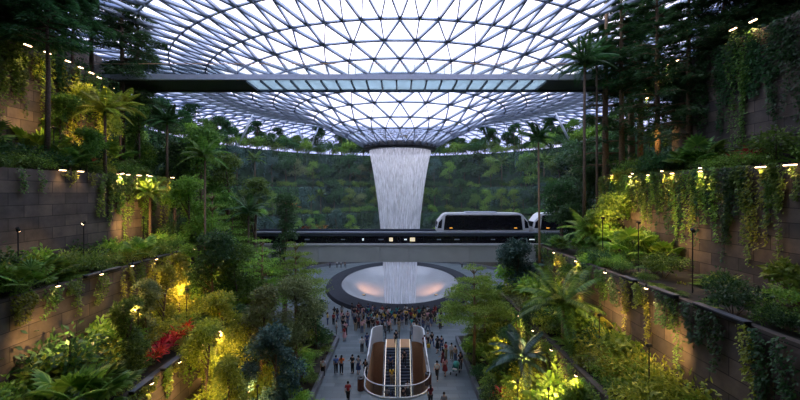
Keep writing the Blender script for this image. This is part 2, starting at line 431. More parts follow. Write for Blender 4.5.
# ------------------------------------------------------------------ the fall and its basin
fall = MB()
fp = []
for i in range(25):
    t = i/24; z = 24.0*(1-t)-2.9*t
    r = 5.45-2.75*(1-math.exp(-1.9*t))/(1-math.exp(-1.9))
    fp.append((r, z))
fall.lathe(fp, 72)
fo = fall.build('waterfall', M['water'], loc=(0, CY, 0), smooth=True)
tag(fo, 'tall round column of white falling water dropping from the roof opening into the basin', 'waterfall')
bas = empty('water_basin', (0, 70, 0)); tag(bas, 'wide round basin with a dark sloped rim catching the waterfall', 'basin')
def ell(prof_, n=96, yy=1.45):
    b = MB().lathe(prof_, n); b.V = [(x, y*yy, z) for x, y, z in b.V]; return b
ell([(13.2, 0), (13.0, .5), (10.7, .62), (10.5, .45), (10.5, -.3)]).build('rim', M['rim'], bas)
ell([(10.52, .42), (9.9, -.2), (8.6, -1.1), (7, -1.9), (5, -2.6), (3, -3.0), (.001, -3.1)]).build('water_surface', M['pool'], bas, smooth=True)

# ------------------------------------------------------------------ viaduct with the people mover
BY = 50.0; pm = BY/F
def bx(px): return (px-400)*pm
def bz(py): return CH-(py-HZ)*pm
br = empty('viaduct', (0, BY+2.2, bz(262))); tag(br, 'grey metal clad viaduct crossing in front of the waterfall', 'bridge')
def inb(b, name, mat, **k):
    b.V = [(x, y-BY-2.2, z-bz(262)) for x, y, z in b.V]; return b.build(name, mat, br, **k)
XA, XB = -29.5, 26.5
xs = [XA, bx(255), bx(318), bx(380), bx(409), bx(470), bx(530), XB]
for a, b in zip(xs[:-1], xs[1:]):
    inb(MB().box(a+.02, b-.02, BY, BY+4.4, bz(262), bz(245.3)), 'girder_panel', M['metal_bridge'])
inb(MB().box(XA, XB, BY+.06, BY+4.3, bz(245.3), bz(236)), 'track_side_wall', M['black'])
inb(MB().box(XA, XB, BY-.12, BY+.1, bz(245.3), bz(243.4)), 'lower_trim', M['white'])
inb(MB().box(XA, XB, BY-.1, BY+.25, bz(233.2), bz(231.6)), 'top_rail', M['metal_pale'])
inb(MB().box(XA, XB, BY-.05, BY+.08, bz(236.2), bz(233.2)), 'rail_web', M['steel_dark'])
inb(MB().box(XA, XB, BY+4.2, BY+4.4, bz(245.3), bz(232)), 'rear_parapet', M['steel_dark'])
for px, w_, h_, m_ in ((391, 3.6, 3.6, 'signy'), (412.5, 5, 3.6, 'signy'), (405.5, 2.6, 1.2, 'lampc'), (381, 5, 1, 'metal_pale'), (307, 5, 1, 'metal_pale'), (343, 4, .8, 'metal_pale'), (439, 4, 1, 'metal_pale'),
                       (457, 5, 1, 'metal_pale'), (493, 4, .8, 'metal_pale'), (532, 5, .9, 'lampc'), (363, 1.6, 2, 'lampc')):
    inb(MB().box(bx(px-w_/2), bx(px+w_/2), BY-.02, BY+.07, bz(239.5+h_/2), bz(239.5-h_/2)), 'side_sign' if m_ == 'signy' else 'side_marker', M[m_])
for px in (238, 552):
    p = empty('viaduct_pier', (bx(px), BY+2.2, 0)); 
    MB().lathe([(.9, 0), (.75, .4), (.7, 7), (1.1, bz(262))], 20).build('shaft', M['grey'], p, smooth=True)
    MB().box(-1.3, 1.3, -1.9, 1.9, bz(262)-.6, bz(262)).build('pier_head', M['grey'], p, bevel=.06)
    tag(p, 'grey concrete pier under the viaduct '+{238: 'on the left bank', 552: 'on the right bank'}[px], 'pier')
def train(x0, x1, label):
    y = BY+.9; Wd = 2.6; z0 = bz(236); z1 = bz(213.3); L = x1-x0
    t = empty('people_mover_car', (x0, y, z0)); tag(t, label, 'train')
    h = z1-z0; e = 1.15
    out = [(0.05, 0.35), (0, 1.3), (.22, 1.9), (e-.25, h-.22), (e+.2, h-.04), (L/2, h+.02), (L-e-.2, h-.04), (L-e+.25, h-.22), (L-.22, 1.9), (L, 1.3), (L-.05, .35)]
    b = MB().prism(out, 0, Wd); b.build('body', M['white'], t, bevel=.14, smooth=False)
    MB().box(.3, L-.3, .2, Wd-.2, .05, .45).build('undercarriage', M['dark'], t)
    win = [(.92, .70), (1.15, h-.40), (1.4, h-.30), (L-1.4, h-.30), (L-1.15, h-.40), (L-.92, .70)]
    MB().prism(win, -.03, .06).build('window_band', M['black'], t)
    for s in (0, 1):
        q = [(.12, .95), (.28, 1.75), (.75, 2.25), (.62, .95)]
        if s: q = [(L-a, c) for a, c in q][::-1]
        MB().prism(q, -.03, .06).build('end_window', M['black'], t)
        cx = 1.9 if not s else L-1.9
        MB().box(cx-.2, cx+.2, -.06, 0, .92, 1.03).build('marker_lamp', M['lampo'], t)
        nose = MB().box(-.02 if not s else L-.10, .12 if not s else L+.02, .35, Wd-.35, 1.1, 1.8); nose.build('windscreen', M['black'], t)
    MB().box(L*.32, L*.66, .5, Wd-.5, h, h+.13).build('roof_unit', M['metal_pale'], t, bevel=.03)
    return t
train(bx(437.5), bx(532), 'white people mover car with dark windows on the viaduct, fully in view')
train(bx(536), bx(620), 'white people mover car mostly hidden behind the trees at the right')

# ------------------------------------------------------------------ high canopy bridge with glass floor
cb = empty('canopy_bridge', (0, 38, 27.6)); tag(cb, 'high footbridge with frosted glass floor crossing below the roof', 'bridge')
zb = 27.8
def inc(b, name, mat, **k):
    b.V = [(x, y-38, z-27.6) for x, y, z in b.V]; return b.build(name, mat, cb, **k)
XE = 31.0
def arc(x): return 0.0
inc(MB().box(-XE, XE, 37.8, 38.1, zb, zb+.52), 'edge_beam', M['metal_pale'])
inc(MB().box(-XE, XE, 41.6, 41.9, zb-.22, zb+.12), 'edge_beam', M['steel_dark'])
nP = 20; x0p, x1p = -15.5, 14.8
for i in range(nP):
    a = x0p+(x1p-x0p)*i/nP; b = x0p+(x1p-x0p)*(i+1)/nP
    inc(MB().box(a+.06, b-.06, 38.1, 41.6, zb+.02, zb+.07), 'glass_panel', M['floorglass'])
    inc(MB().box(a-.07, a+.07, 38.1, 41.6, zb-.18, zb+.1), 'cross_beam', M['steel_dark'])
inc(MB().box(x1p-.07, x1p+.07, 38.1, 41.6, zb-.18, zb+.1), 'cross_beam', M['steel_dark'])
inc(MB().box(-XE, x0p-.1, 38.1, 41.6, zb-.05, zb+.1), 'deck_end', M['dark'])
inc(MB().box(x1p+.1, XE, 38.1, 41.6, zb-.05, zb+.1), 'deck_end', M['dark'])
for y in (37.95, 41.75):
    for i in range(22): inc(MB().tube([(-XE+XE*2*i/21, y, zb+.1), (-XE+XE*2*i/21, y, zb+1.6)], .022, 5), 'baluster', M['steel_dark'])
    inc(MB().tube([(-XE, y, zb+1.6), (XE, y, zb+1.6)], .035, 6), 'handrail', M['tan'])
    inc(MB().box(-XE, XE, y-.01, y+.01, zb+.5, zb+1.5), 'glass_balustrade', M['glass'])

# slanted roof columns standing in pairs on the far upper terrace
def vcol(x, y, w, h, label):
    o = empty('roof_column', (x, y, 26.85)); tag(o, label, 'column', 'slanted columns under the roof edge')
    for s in (-1, 1):
        MB().tube([(0, 0, .15), (s*w*.5, 0, h*.5), (s*w, 0, h)], [.2, .29, .18], 10).build('strut', M['metal_pale'], o, smooth=True)
    MB().lathe([(.45, 0), (.45, .25), (.25, .5), (.2, .5)], 14).build('foot', M['metal_pale'], o)
def roofz(x, y): return CH+float(np.interp(math.hypot(x, y-CY), [p[0] for p in prof], [p[1] for p in prof]))
for px, Y, w, lb in ((238, 86, 3.5, 'pale V-shaped roof column at the far left, left of its neighbour'), (308, 104, 2.8, 'pale V-shaped roof column left of the waterfall'), (495, 104, 2.8, 'pale V-shaped roof column right of the waterfall'),
                     (572, 84, 3.8, 'pale V-shaped roof column at the far right between tree trunks')):
    x = (px-400)/F*Y; vcol(x, Y, w, roofz(x, Y)-26.85-.25, lb)

# ================================================================== PLANTS
rng = np.random.default_rng(11); rnd = random.Random(5)
def outside(k, x, y):
    XL, XR, R, a, b = LV[k]
    if k == 5: return (y < 46 and (x < -XL or x > XR))
    return not (math.hypot(x, y-CY) < R or (y < CY and -XL < x < XR))
CN = [np.array(contour(k, 120, 240)) for k in range(6)]
def groundz(x, y):
    k = -1
    for j in range(5):
        if outside(j, x, y): k = j
    if k < 0: return 0.0, -1
    if k == 4: return 26.85, 4
    d0 = np.min(np.hypot(CN[k][:, 0]-x, CN[k][:, 1]-y)); d1 = np.min(np.hypot(CN[k+1][:, 0]-x, CN[k+1][:, 1]-y))
    t = d0/(d0+d1+1e-6); return LV[k][4]-.15+t*(LV[k+1][3]-LV[k][4]+.15), k
REG = []
def reg(o, kind, place, cat, group, key): REG.append((o, kind, place, cat, group, key))
ORD = 'first second third fourth fifth sixth seventh eighth ninth tenth eleventh twelfth thirteenth fourteenth fifteenth sixteenth seventeenth eighteenth nineteenth twentieth'.split()
TENS = {2: 'twenty', 3: 'thirty', 4: 'forty', 5: 'fifty', 6: 'sixty', 7: 'seventy', 8: 'eighty', 9: 'ninety'}
def ordinal(i):
    if i < 20: return ORD[i]
    t, u = divmod(i+1, 10)
    return (TENS[t]+'-'+ORD[u-1]) if u else TENS[t].replace('ty', 'tieth')
def unit(v): return v/np.maximum(np.linalg.norm(v, axis=-1, keepdims=True), 1e-6)
def leaves(c, d, L, Wd, nrm=None, droop=0.0):
    """kite leaves at centres c, pointing along d; returns vertices and quads"""
    n = len(c); d = unit(d)
    if nrm is None: nrm = rng.normal(size=(n, 3)); nrm[:, 2] = np.abs(nrm[:, 2])+.6
    s = unit(np.cross(d, nrm)); up = np.cross(s, d)
    L = np.broadcast_to(np.asarray(L, float), (n,))[:, None]; Wd = np.broadcast_to(np.asarray(Wd, float), (n,))[:, None]
    tip = c+d*L; tip[:, 2] -= droop*L[:, 0]
    mid = c+d*L*.45+up*L*.06
    V = np.stack([c, mid-s*Wd*.5, tip, mid+s*Wd*.5], 1).reshape(-1, 3)
    Q = np.arange(n*4).reshape(n, 4); return V, Q
def lmesh(name, parts, mat):
    Vs = []; Qs = []; b = 0
    for V, Q in parts: Vs.append(V); Qs.append(Q+b); b += len(V)
    return mesh(name, np.concatenate(Vs), np.concatenate(Qs), mat)
def blobs_leaves(blobs, n, L, asp=.5, shell=.55):
    vol = np.array([b[3]*b[3]*b[4] for b in blobs]); vol = vol**.75; cnt = np.maximum(20, (n*vol/vol.sum())).astype(int)
    out = []
    for b, m in zip(blobs, cnt):
        v = unit(rng.normal(size=(m, 3))); v[:, 2] = np.where(v[:, 2] < -.35, -v[:, 2]*.6, v[:, 2])
        r = shell+(1.12-shell)*rng.random(m)**.8
        lump = 1+.30*np.sin(v[:, 0]*5+b[0])*np.cos(v[:, 1]*6+b[1]+v[:, 2]*4)
        p = v*(r*lump)[:, None]*np.array([b[3], b[3], b[4]])+np.array(b[:3])
        d = v*.7+rng.normal(size=(m, 3))*.5; d[:, 2] -= .25
        out.append(leaves(p, d, L*(.7+.6*rng.random(m)), L*asp))
    return out
class Proto:
    def __init__(s, name): s.name = name; s.parts = []
    def part(s, name, me, mt=None, sub=None): s.parts.append((name, me, mt or Matrix(), sub)); return len(s.parts)-1
    def spawn(s, x, y, z, rz=0, sc=1, zs=None, mat=None, flat=False):
        if len(s.parts) == 1 and s.parts[0][3] is None:
            o = link(s.name, s.parts[0][1], None, (x, y, z), (0, 0, rz)); o.scale = (sc, sc, sc*(zs or 1))
            if mat: o.material_slots[0].link = 'OBJECT'; o.material_slots[0].material = mat
            return o
        e = empty(s.name, (x, y, z), rz, sc)
        if zs: e.scale = (sc, sc, sc*zs)
        made = []
        for nm, me, mt, sub in s.parts:
            o = link(nm, me, made[sub] if sub is not None else e); o.matrix_local = mt; made.append(o)
            if mat and me.materials and me.materials[0].name.startswith('leaf'):
                o.material_slots[0].link = 'OBJECT'; o.material_slots[0].material = mat
        return e
# ---- trees
def broad(h, spread, nb, n, L, mat='leaf', bark='bark', flat=.6, low=.42, name='broadleaf_tree', lean=.3, seed=1):
    r = random.Random(seed); p = Proto(name)
    bl = []; tr = MB(); top = Vector((r.uniform(-lean, lean), r.uniform(-lean, lean), h*.72))
    mid = Vector((r.uniform(-lean, lean)*.5, r.uniform(-lean, lean)*.5, h*low*.9))
    tr.tube([(0, 0, -.3), mid*.5, mid, top], [h*.024, h*.018, h*.015, h*.007], 8)
    br_ = MB()
    for i in range(nb):
        a = 2*PI*i/nb+r.uniform(-.4, .4); t = i/max(nb-1, 1); zz = h*(low+(1-low)*(t*.8+.08)); rr = spread*(.5+.5*math.sin(PI*min(1, t*.95+.2)))*r.uniform(.5, 1.05)
        c = Vector((math.cos(a)*rr*.62, math.sin(a)*rr*.62, zz)); bs = spread*r.uniform(.34, .5)
        bl.append((c.x, c.y, c.z, bs, bs*flat)); st = mid.lerp(top, min(1, t*.9)); br_.tube([st, st.lerp(c, .6)+Vector((0, 0, .1)), c], [h*.007, h*.005, h*.002], 5)
    bl.append((top.x, top.y, h*.9, spread*.42, spread*.42*flat))
    p.part('trunk', tr.mesh('trunk', M[bark], True)); p.part('branches', br_.mesh('branches', M[bark], True))
    p.part('crown', lmesh('crown', blobs_leaves(bl, n, L), M[mat])); return p
def layered(h, spread, layers, n, L, mat='leaf_fresh', seed=1, name='layered_tree', bark='bark_pale', lo=.36):
    r = random.Random(seed); p = Proto(name); tr = MB().tube([(0, 0, -.3), (.06, .03, h*.5), (0, .05, h*.98)], [h*.017, h*.012, h*.004], 8)
    br_ = MB(); bl = []
    for i in range(layers):
        t = i/(layers-1); zz = h*(lo+(.96-lo)*t); rr = spread*(1-.72*t)
        for k in range(5):
            a = 2*PI*k/5+i*1.1+r.uniform(-.25, .25); q = rr*r.uniform(.5, .75)
            c = (math.cos(a)*q, math.sin(a)*q, zz+r.uniform(-.12, .12)*h*.15); b = rr*r.uniform(.36, .5)
            bl.append((*c, b, b*.20)); br_.tube([(0, 0, zz-h*.05), (c[0]*.6, c[1]*.6, zz-.05), c], [h*.006, h*.004, h*.002], 5)
    p.part('trunk', tr.mesh('trunk', M[bark], True)); p.part('branches', br_.mesh('branches', M[bark], True))
    p.part('crown', lmesh('crown', blobs_leaves(bl, n, L, .5, .2), M[mat])); return p
def feathery(h, spread, n, mat='leaf_dark', seed=1, z0=.3, name='feathery_conifer', bark='bark'):
    r = random.Random(seed); p = Proto(name)
    p.part('trunk', MB().tube([(0, 0, -.3), (.1, 0, h*.5), (0, .1, h)], [h*.014, h*.01, h*.003], 8).mesh('trunk', M[bark], True))
    br_ = MB(); out = []; nl = 17
    for i in range(nl):
        t = i/(nl-1); zz = h*(z0+(1-z0)*t); rr = spread*(1-.75*t)*r.uniform(.75, 1.1)
        for k in range(4):
            a = r.uniform(0, 2*PI); tip = Vector((math.cos(a)*rr, math.sin(a)*rr, zz-rr*.10)); st = Vector((0, 0, zz))
            br_.tube([st, st.lerp(tip, .5)+Vector((0, 0, .06*rr)), tip], [h*.004, h*.003, .01], 4)
            m = int(n/(nl*4)); s = rng.random(m)**.7; s = .15+.85*s
            base_ = np.array(st)[None]+(np.array(tip)-np.array(st))[None]*s[:, None]; base_[:, 2] += .2*rr*s*(1-s)
            sd = np.array([-math.sin(a), math.cos(a), 0]); off = rng.normal(size=m)*.16*rr*(1.1-s*.6)
            pp = base_+sd[None]*off[:, None]; pp[:, 2] += rng.normal(size=m)*.05*rr-np.abs(off)*.25
            d = np.array([math.cos(a), math.sin(a), -.35])[None]+sd[None]*np.sign(off)[:, None]*.7+rng.normal(size=(m, 3))*.25
            out.append(leaves(pp, d, .30+.2*rng.random(m), .07))
    p.part('branches', br_.mesh('branches', M[bark], True)); p.part('foliage', lmesh('foliage', out, M[mat])); return p
# ---- palms
def frond_mesh(Lf, nl=30, ll=.55, droop=.5, mat='leaf', w=.12, rise=.8):
    s = np.linspace(0, 1, nl); x = Lf*(s*.95); z = Lf*(rise*s*.55-droop*s**2*.9)
    rk = MB().tube([(0, 0, 0)]+[(float(a), 0, float(b)) for a, b in zip(x[1::3], z[1::3])], [.035]+[.022*(1-i/9) + .004 for i in range(len(x[1::3]))], 4)
    c = np.stack([x, np.zeros(nl), z], 1)[2:]; ss = s[2:]; out = []
    for sgn in (-1, 1):
        l = ll*np.sin(PI*(.12+.82*ss))**.7; d = np.stack([.55+0*ss, sgn*np.ones_like(ss), -.25-.3*ss], 1)
        nrm = np.tile(np.array([[0., 0, 1]]), (len(ss), 1)); out.append(leaves(c, d, l, w, nrm, .15))
    V, Q = out[0]; V2, Q2 = out[1]; b = len(V)
    V = np.concatenate([V, V2]); Q = np.concatenate([Q, Q2+b]); R = np.array(rk.V)
    fs = [tuple(q) for q in Q.tolist()]+[tuple(i+len(V) for i in f) for f in rk.F]
    return mesh('frond', np.concatenate([V, R]), fs, M[mat])
def palm(h, nf=13, Lf=2.2, mat='leaf', bark='bark', seed=1, name='palm_tree', tr=.11, ll=.55, up=(0, 50), shaft=True):
    r = random.Random(seed); p = Proto(name); lean = r.uniform(-.15, .15)
    p.part('trunk', MB().tube([(0, 0, -.2), (lean*.4, 0, h*.4), (lean, 0, h)], [tr*1.4, tr, tr*.8], 10).mesh('trunk', M[bark], True))
    if shaft: p.part('crownshaft', MB().tube([(lean, 0, h-.15), (lean, 0, h+.35)], [tr*1.05, tr*.5], 8).mesh('crownshaft', M['leaf'], True))
    fm = [frond_mesh(Lf, droop=q, mat=mat, ll=ll, rise=q2) for q, q2 in ((.45, 1.0), (.75, .9), (.95, .7))]
    for i in range(nf):
        t = i/nf; a = i*2.39996; el = math.radians(up[1]+(up[0]-up[1])*t)
        p.part('frond', fm[min(2, int(t*3))], Matrix.Translation((lean, 0, h+.25-.2*t)) @ Euler((0, -el, a+r.uniform(-.15, .15)), 'XYZ').to_matrix().to_4x4() )
    return p
def fan_leaf_mesh(R=.6, seg=15, pet=.8, mat='leaf_fresh'):
    V = []; Fc = []; b = MB().tube([(0, 0, 0), (pet*.6, 0, pet*.08), (pet, 0, 0)], [.02, .014, .010], 4)
    for k in range(seg):
        a = math.radians(-125+250*k/(seg-1)); L = R*(1-.22*abs(a)/2.2); d = Vector((math.cos(a), math.sin(a), -.12)).normalized()
        s = Vector((-math.sin(a), math.cos(a), 0)); w = L*.13; c = Vector((pet, 0, 0))
        i = len(b.V); b.V += [tuple(c), tuple(c+d*L*.62-s*w+Vector((0, 0, -.02))), tuple(c+d*L+Vector((0, 0, -.12*L))), tuple(c+d*L*.62+s*w+Vector((0, 0, -.02))), tuple(c+d*L*.6+Vector((0, 0, .035)))]
        b.F += [(i, i+1, i+4), (i+1, i+2, i+4), (i+2, i+3, i+4), (i+3, i, i+4)]
    return mesh('fan_leaf', b.V, b.F, M[mat])
def fan_palm(nf=13, R=.6, pet=.9, h=.5, mat='leaf_fresh', name='fan_palm', seed=1, up=(5, 70)):
    r = random.Random(seed); p = Proto(name); p.part('stem', MB().tube([(0, 0, -.2), (0, 0, h)], [.09, .07], 8).mesh('stem', M['bark'], True))
    fm = [fan_leaf_mesh(R*q, pet=pet*q2, mat=mat) for q, q2 in ((1, 1), (.85, .8), (1.1, 1.15))]
    for i in range(nf):
        t = i/nf; p.part('fan_leaf', fm[i % 3], Matrix.Translation((0, 0, h)) @ Euler((0, -math.radians(up[1]+(up[0]-up[1])*t), i*2.4+r.uniform(-.2, .2)), 'XYZ').to_matrix().to_4x4())
    return p
def fern(Lf=.9, nf=16, mat='leaf_fresh', name='fern', ll=.17, seed=1):
    p = Proto(name); out = []; r = random.Random(seed)
    for i in range(nf):
        a = i*2.4; el = r.uniform(.3, 1.1); s = np.linspace(.08, 1, 18); L = Lf*r.uniform(.8, 1.15)
        rad = L*s*math.cos(el)+.1*L*s**2; zz = L*(s*math.sin(el)-s**2*.75*math.sin(el)*1.1); c = np.stack([rad*math.cos(a), rad*math.sin(a), zz+.05], 1)
        for sg in (-1, 1):
            d = np.stack([math.cos(a)*.6-sg*math.sin(a)+0*s, math.sin(a)*.6+sg*math.cos(a)+0*s, -.2+0*s], 1)
            out.append(leaves(c, d, ll*np.sin(PI*(.1+.85*s)), .05, np.tile([[0., 0, 1]], (18, 1)), .1))
    p.part('fronds', lmesh('fern', out, M[mat])); return p
def sword(n=40, L=.75, w=.09, mat='leaf_red', name='cordyline', stalks=4, h=.7, seed=1):
    r = random.Random(seed); p = Proto(name); out = []; st = MB()
    for k in range(stalks):
        x, y = r.uniform(-.3, .3), r.uniform(-.3, .3); hh = h*r.uniform(.5, 1.1); st.tube([(x*.4, y*.4, 0), (x, y, hh)], [.025, .015], 5); m = n//stalks
        a = rng.random(m)*2*PI; el = .2+rng.random(m)*1.1; d = np.stack([np.cos(a)*np.cos(el), np.sin(a)*np.cos(el), np.sin(el)], 1)
        c = np.tile([[x, y, hh]], (m, 1))-rng.random((m, 1))*np.array([[0, 0, hh*.35]]); out.append(leaves(c, d, L*(.7+.5*rng.random(m)), w, None, .25))
    p.part('stems', st.mesh('stems', M['bark'])); p.part('leaves', lmesh('leaves', out, M[mat])); return p
def shrub(r_=.7, h=.8, n=420, L=.16, mat='leaf', name='leafy_shrub', asp=.45, seed=1, nb=5):
    L *= .62; n = int(n*2.2)
    r = random.Random(seed); p = Proto(name); bl = [(0, 0, h*.55, r_*.75, h*.5)]; st = MB()
    for k in range(nb):
        a = 2*PI*k/nb+r.uniform(-.4, .4); q = r_*r.uniform(.4, .75); c = (math.cos(a)*q, math.sin(a)*q, h*r.uniform(.3, .85)); bl.append((*c, r_*.42, h*.32)); st.tube([(0, 0, -.1), c], [.02, .008], 4)
    p.part('stems', st.mesh('stems', M['bark'])); p.part('foliage', lmesh('foliage', blobs_leaves(bl, n, L, asp, .35), M[mat])); return p

PT = dict(
 b1=broad(7.5, 3.2, 9, 3200, .40, 'leaf_dark', seed=1), b2=broad(6.5, 2.7, 8, 2800, .36, 'leaf', seed=2, flat=.75), b3=broad(8.5, 2.6, 10, 3200, .38, 'leaf_dark', seed=3, low=.3),
 b5=broad(6.5, 2.4, 8, 2400, .22, 'leaf_fresh', seed=12, low=.35, flat=.8, name='light_green_tree'), b6=broad(7, 2.2, 8, 2400, .22, 'leaf_blue', seed=13, low=.3, flat=.9, name='blue_green_tree'), b4=broad(6, 3.0, 7, 2200, .26, 'leaf_olive', seed=4, name='olive_tree'), l1=layered(7.5, 3.0, 6, 2800, .24, 'leaf', 5), l2=layered(6.5, 2.5, 5, 2400, .22, 'leaf_fresh', 6),
 p1=palm(4.8, 12, 2.0, 'leaf', seed=7, name='palm_tree'), p2=palm(3.4, 12, 1.7, 'leaf_dark', seed=8, name='palm_tree'),
 c1=feathery(9, 2.4, 3600, 'leaf_dark', 9, .2),
 s1=shrub(.9, 1.0, 520, .20, 'leaf', seed=1), s2=shrub(.8, .8, 520, .17, 'leaf_fresh', seed=2), s3=shrub(.8, .9, 480, .16, 'leaf_yellow_lit', seed=3, name='yellow_lit_shrub'),
 s4=shrub(1.0, 1.2, 480, .24, 'leaf_dark', seed=4), s5=shrub(.7, 1.1, 300, .38, 'leaf_fresh', name='broad_leaf_plant', asp=.42, seed=5), s6=shrub(.9, .7, 520, .15, 'leaf_olive', seed=6, name='olive_shrub'),
 f1=fern(1.0, 18, 'leaf_fresh', seed=1), f2=fern(.8, 16, 'leaf', seed=2), fp=fan_palm(12, .6, .9, .4, 'leaf_fresh', seed=1), fd=fan_palm(14, .7, 1.0, .6, 'leaf', seed=2),
 r1=sword(48, .7, .10, 'leaf_red', 'red_cordyline', seed=1), r2=sword(44, .7, .09, 'leaf_orange', 'orange_cordyline', seed=2), g1=sword(60, .95, .09, 'leaf_fresh', 'sword_leaf_plant', stalks=3, h=.3, seed=3))
DESC = dict(b1=('broad dark green tree', 'tree'), b2=('round mid green tree', 'tree'), b3=('narrow dark green tree', 'tree'), b5=('small light green tree', 'tree'), b6=('blue-green tree', 'tree'), b4=('grey-green olive tree', 'tree'), l1=('green flat-layered tree', 'tree'),
 l2=('light green flat-layered tree', 'tree'), p1=('slim palm with arching fronds', 'palm'), p2=('short dark palm', 'palm'), c1=('feathery dark conifer', 'tree'),
 s1=('round green shrub', 'shrub'), s2=('fresh green shrub', 'shrub'), s3=('yellow-green shrub', 'shrub'), s4=('dark green shrub', 'shrub'), s5=('large-leaved green plant', 'plant'), s6=('low olive green shrub', 'shrub'),
 f1=('bright green fern', 'fern'), f2=('green fern', 'fern'), fp=('light green fan palm', 'palm'), fd=('deep green fan palm', 'palm'), r1=('red-leaved cordyline', 'plant'), r2=('orange-leaved cordyline', 'plant'), g1=('sword-leaved green plant', 'plant'))
LN = {-1: 'plaza', 0: 'sloping garden bed', 1: 'lower terrace', 2: 'second terrace', 3: 'third terrace', 4: 'upper terrace'}
def put(key, x, y, sc=1, rz=None, zs=None, label=None, dz=0, mat=None, far=False):
    z, k = groundz(x, y); o = PT[key].spawn(x, y, z+dz-.05, rnd.uniform(0, 6.28) if rz is None else rz, sc, zs, mat)
    d, cat = DESC[key]
    if label: tag(o, label, cat); return o
    px = 400+F*x/y
    if far:
        sd = 'left' if px < 400 else 'right'
        reg(o, d, '%s of the waterfall on the far %s' % (sd, LN[k]), cat, d+'s on the far '+LN[k], abs(px-400))
    else:
        sd = 'left' if x < 0 else 'right'
        reg(o, d, 'from the camera along the %s %s' % (sd, LN[k]), cat, d+'s on the %s %s' % (sd, LN[k]), y)
    return o

# ---- the far slope: trees on every ring
for k, rr, step, keys, s in ((0, (25.9, 27.2), 3.4, ('s4', 's1', 'b2', 's4', 'l2'), .55), (1, (29, 31), 3.4, ('b2', 'b5', 'p2', 'b6', 'b4', 'b5', 'b1'), .8), (2, (33, 36), 3.6, ('b2', 'b5', 'b6', 'p1', 'b3', 'b5', 'b4', 'b1'), .9),
                         (3, (38, 40.5), 3.6, ('b1', 'b6', 'b3', 'b2', 'p1', 'b4', 'b5', 'b6'), 1.1), (4, (43, 46), 3.0, ('b1', 'b3', 'b2', 'b3', 'p1', 'b1'), .86), (4, (47, 52), 5.5, ('b1', 'b3', 'c1'), .75)):
    R0 = sum(rr)/2; a = -.55
    while a < PI+.55:
        R_ = rnd.uniform(*rr); x, y = R_*math.cos(a), CY+R_*math.sin(a); a += step/R0*rnd.uniform(.75, 1.25)
        px = 400+F*x/y
        if px < 105 or px > 640 or (362 < px < 436 and k < 2) or not outside(k, x, y) : continue
        put(rnd.choice(keys), x, y, s*rnd.uniform(.75, 1.2), far=True)
for k, rr, step in ((1, (28.8, 29.5), 2.4), (2, (32.8, 33.6), 2.4), (3, (37.8, 38.6), 2.4), (4, (42.2, 42.8), 1.7)):
    R0 = sum(rr)/2; a = -.4
    while a < PI+.4:
        R_ = rnd.uniform(*rr); x, y = R_*math.cos(a), CY+R_*math.sin(a); a += step/R0*rnd.uniform(.75, 1.25); px = 400+F*x/y
        if 130 < px < 615 and not (370 < px < 430 and k < 2): put(rnd.choice(('s1', 's4', 's2', 's4', 's5')), x, y, rnd.uniform(1.2, 2.4)*(1.4 if k == 4 else 1), far=True)

# ---- shrubs along the near terraces
def row(side, k, t0, t1, ya, yb, step, keys, sc=(.8, 1.3)):
    y = ya
    X0 = LV[k][0 if side < 0 else 1]; X1 = LV[k+1][0 if side < 0 else 1]
    while y < yb:
        t = rnd.uniform(t0, t1); x = side*(X0+.5+t*(X1-X0-.8)); px = 400+F*x/y
        if -45 < px < 845 and groundz(x, y)[1] == k: put(rnd.choice(keys), x, y, rnd.uniform(*sc))
        y += step*rnd.uniform(.7, 1.3)
G = ('s1', 's2', 's3', 'f1', 'f2', 's5', 's6', 'g1', 's3', 's3')
Dk = ('s1', 's4', 'f2', 's4', 's1', 'fd')
for sd in (-1, 1):
    row(sd, 0, .0, .25, 20, 42, 1.0, ('s1', 's2', 'f1', 's4', 's5', 'f2')); row(sd, 0, .3, .6, 18, 42, 1.3, G, (1.3, 2.2)); row(sd, 0, .65, .98, 16, 42, 1.0, G, (1.5, 2.5))
    row(sd, 1, .0, .3, 15, 41, 1.1, G, (.8, 1.2)); row(sd, 1, .35, .75, 14, 41, 1.0, G, (1.4, 2.3)); row(sd, 1, .7, 1, 14, 41, 1.2, G+('s4',), (1.6, 2.8))
    row(sd, 3, .0, .3, 22, 37, .9, Dk+('s2', 's3', 'f1'), (.9, 1.5)); row(sd, 3, .5, 1, 20, 37, 1.0, Dk+('s2', 'g1', 'fp', 's2'), (1.2, 2.4))
row(-1, 2, .0, .3, 18, 38, .8, ('s1', 's2', 's4', 'f1', 'f2', 'fp', 's5', 's3'), (.9, 1.5)); row(-1, 2, .5, 1, 17, 38, 1.1, G+('fd', 's4', 's1'), (1.2, 2.2))
row(1, 2, .0, .25, 13, 38, 1.1, Dk+('s2', 'f1'), (.7, 1.2)); row(1, 2, .4, .95, 12, 38, 1.2, Dk+('s2', 'g1', 'fp', 's5'), (1.1, 2.1))
for sd in (-1, 1): row(sd, 4, .3, .9, 24, 40, 1.3, Dk, (1, 1.9))

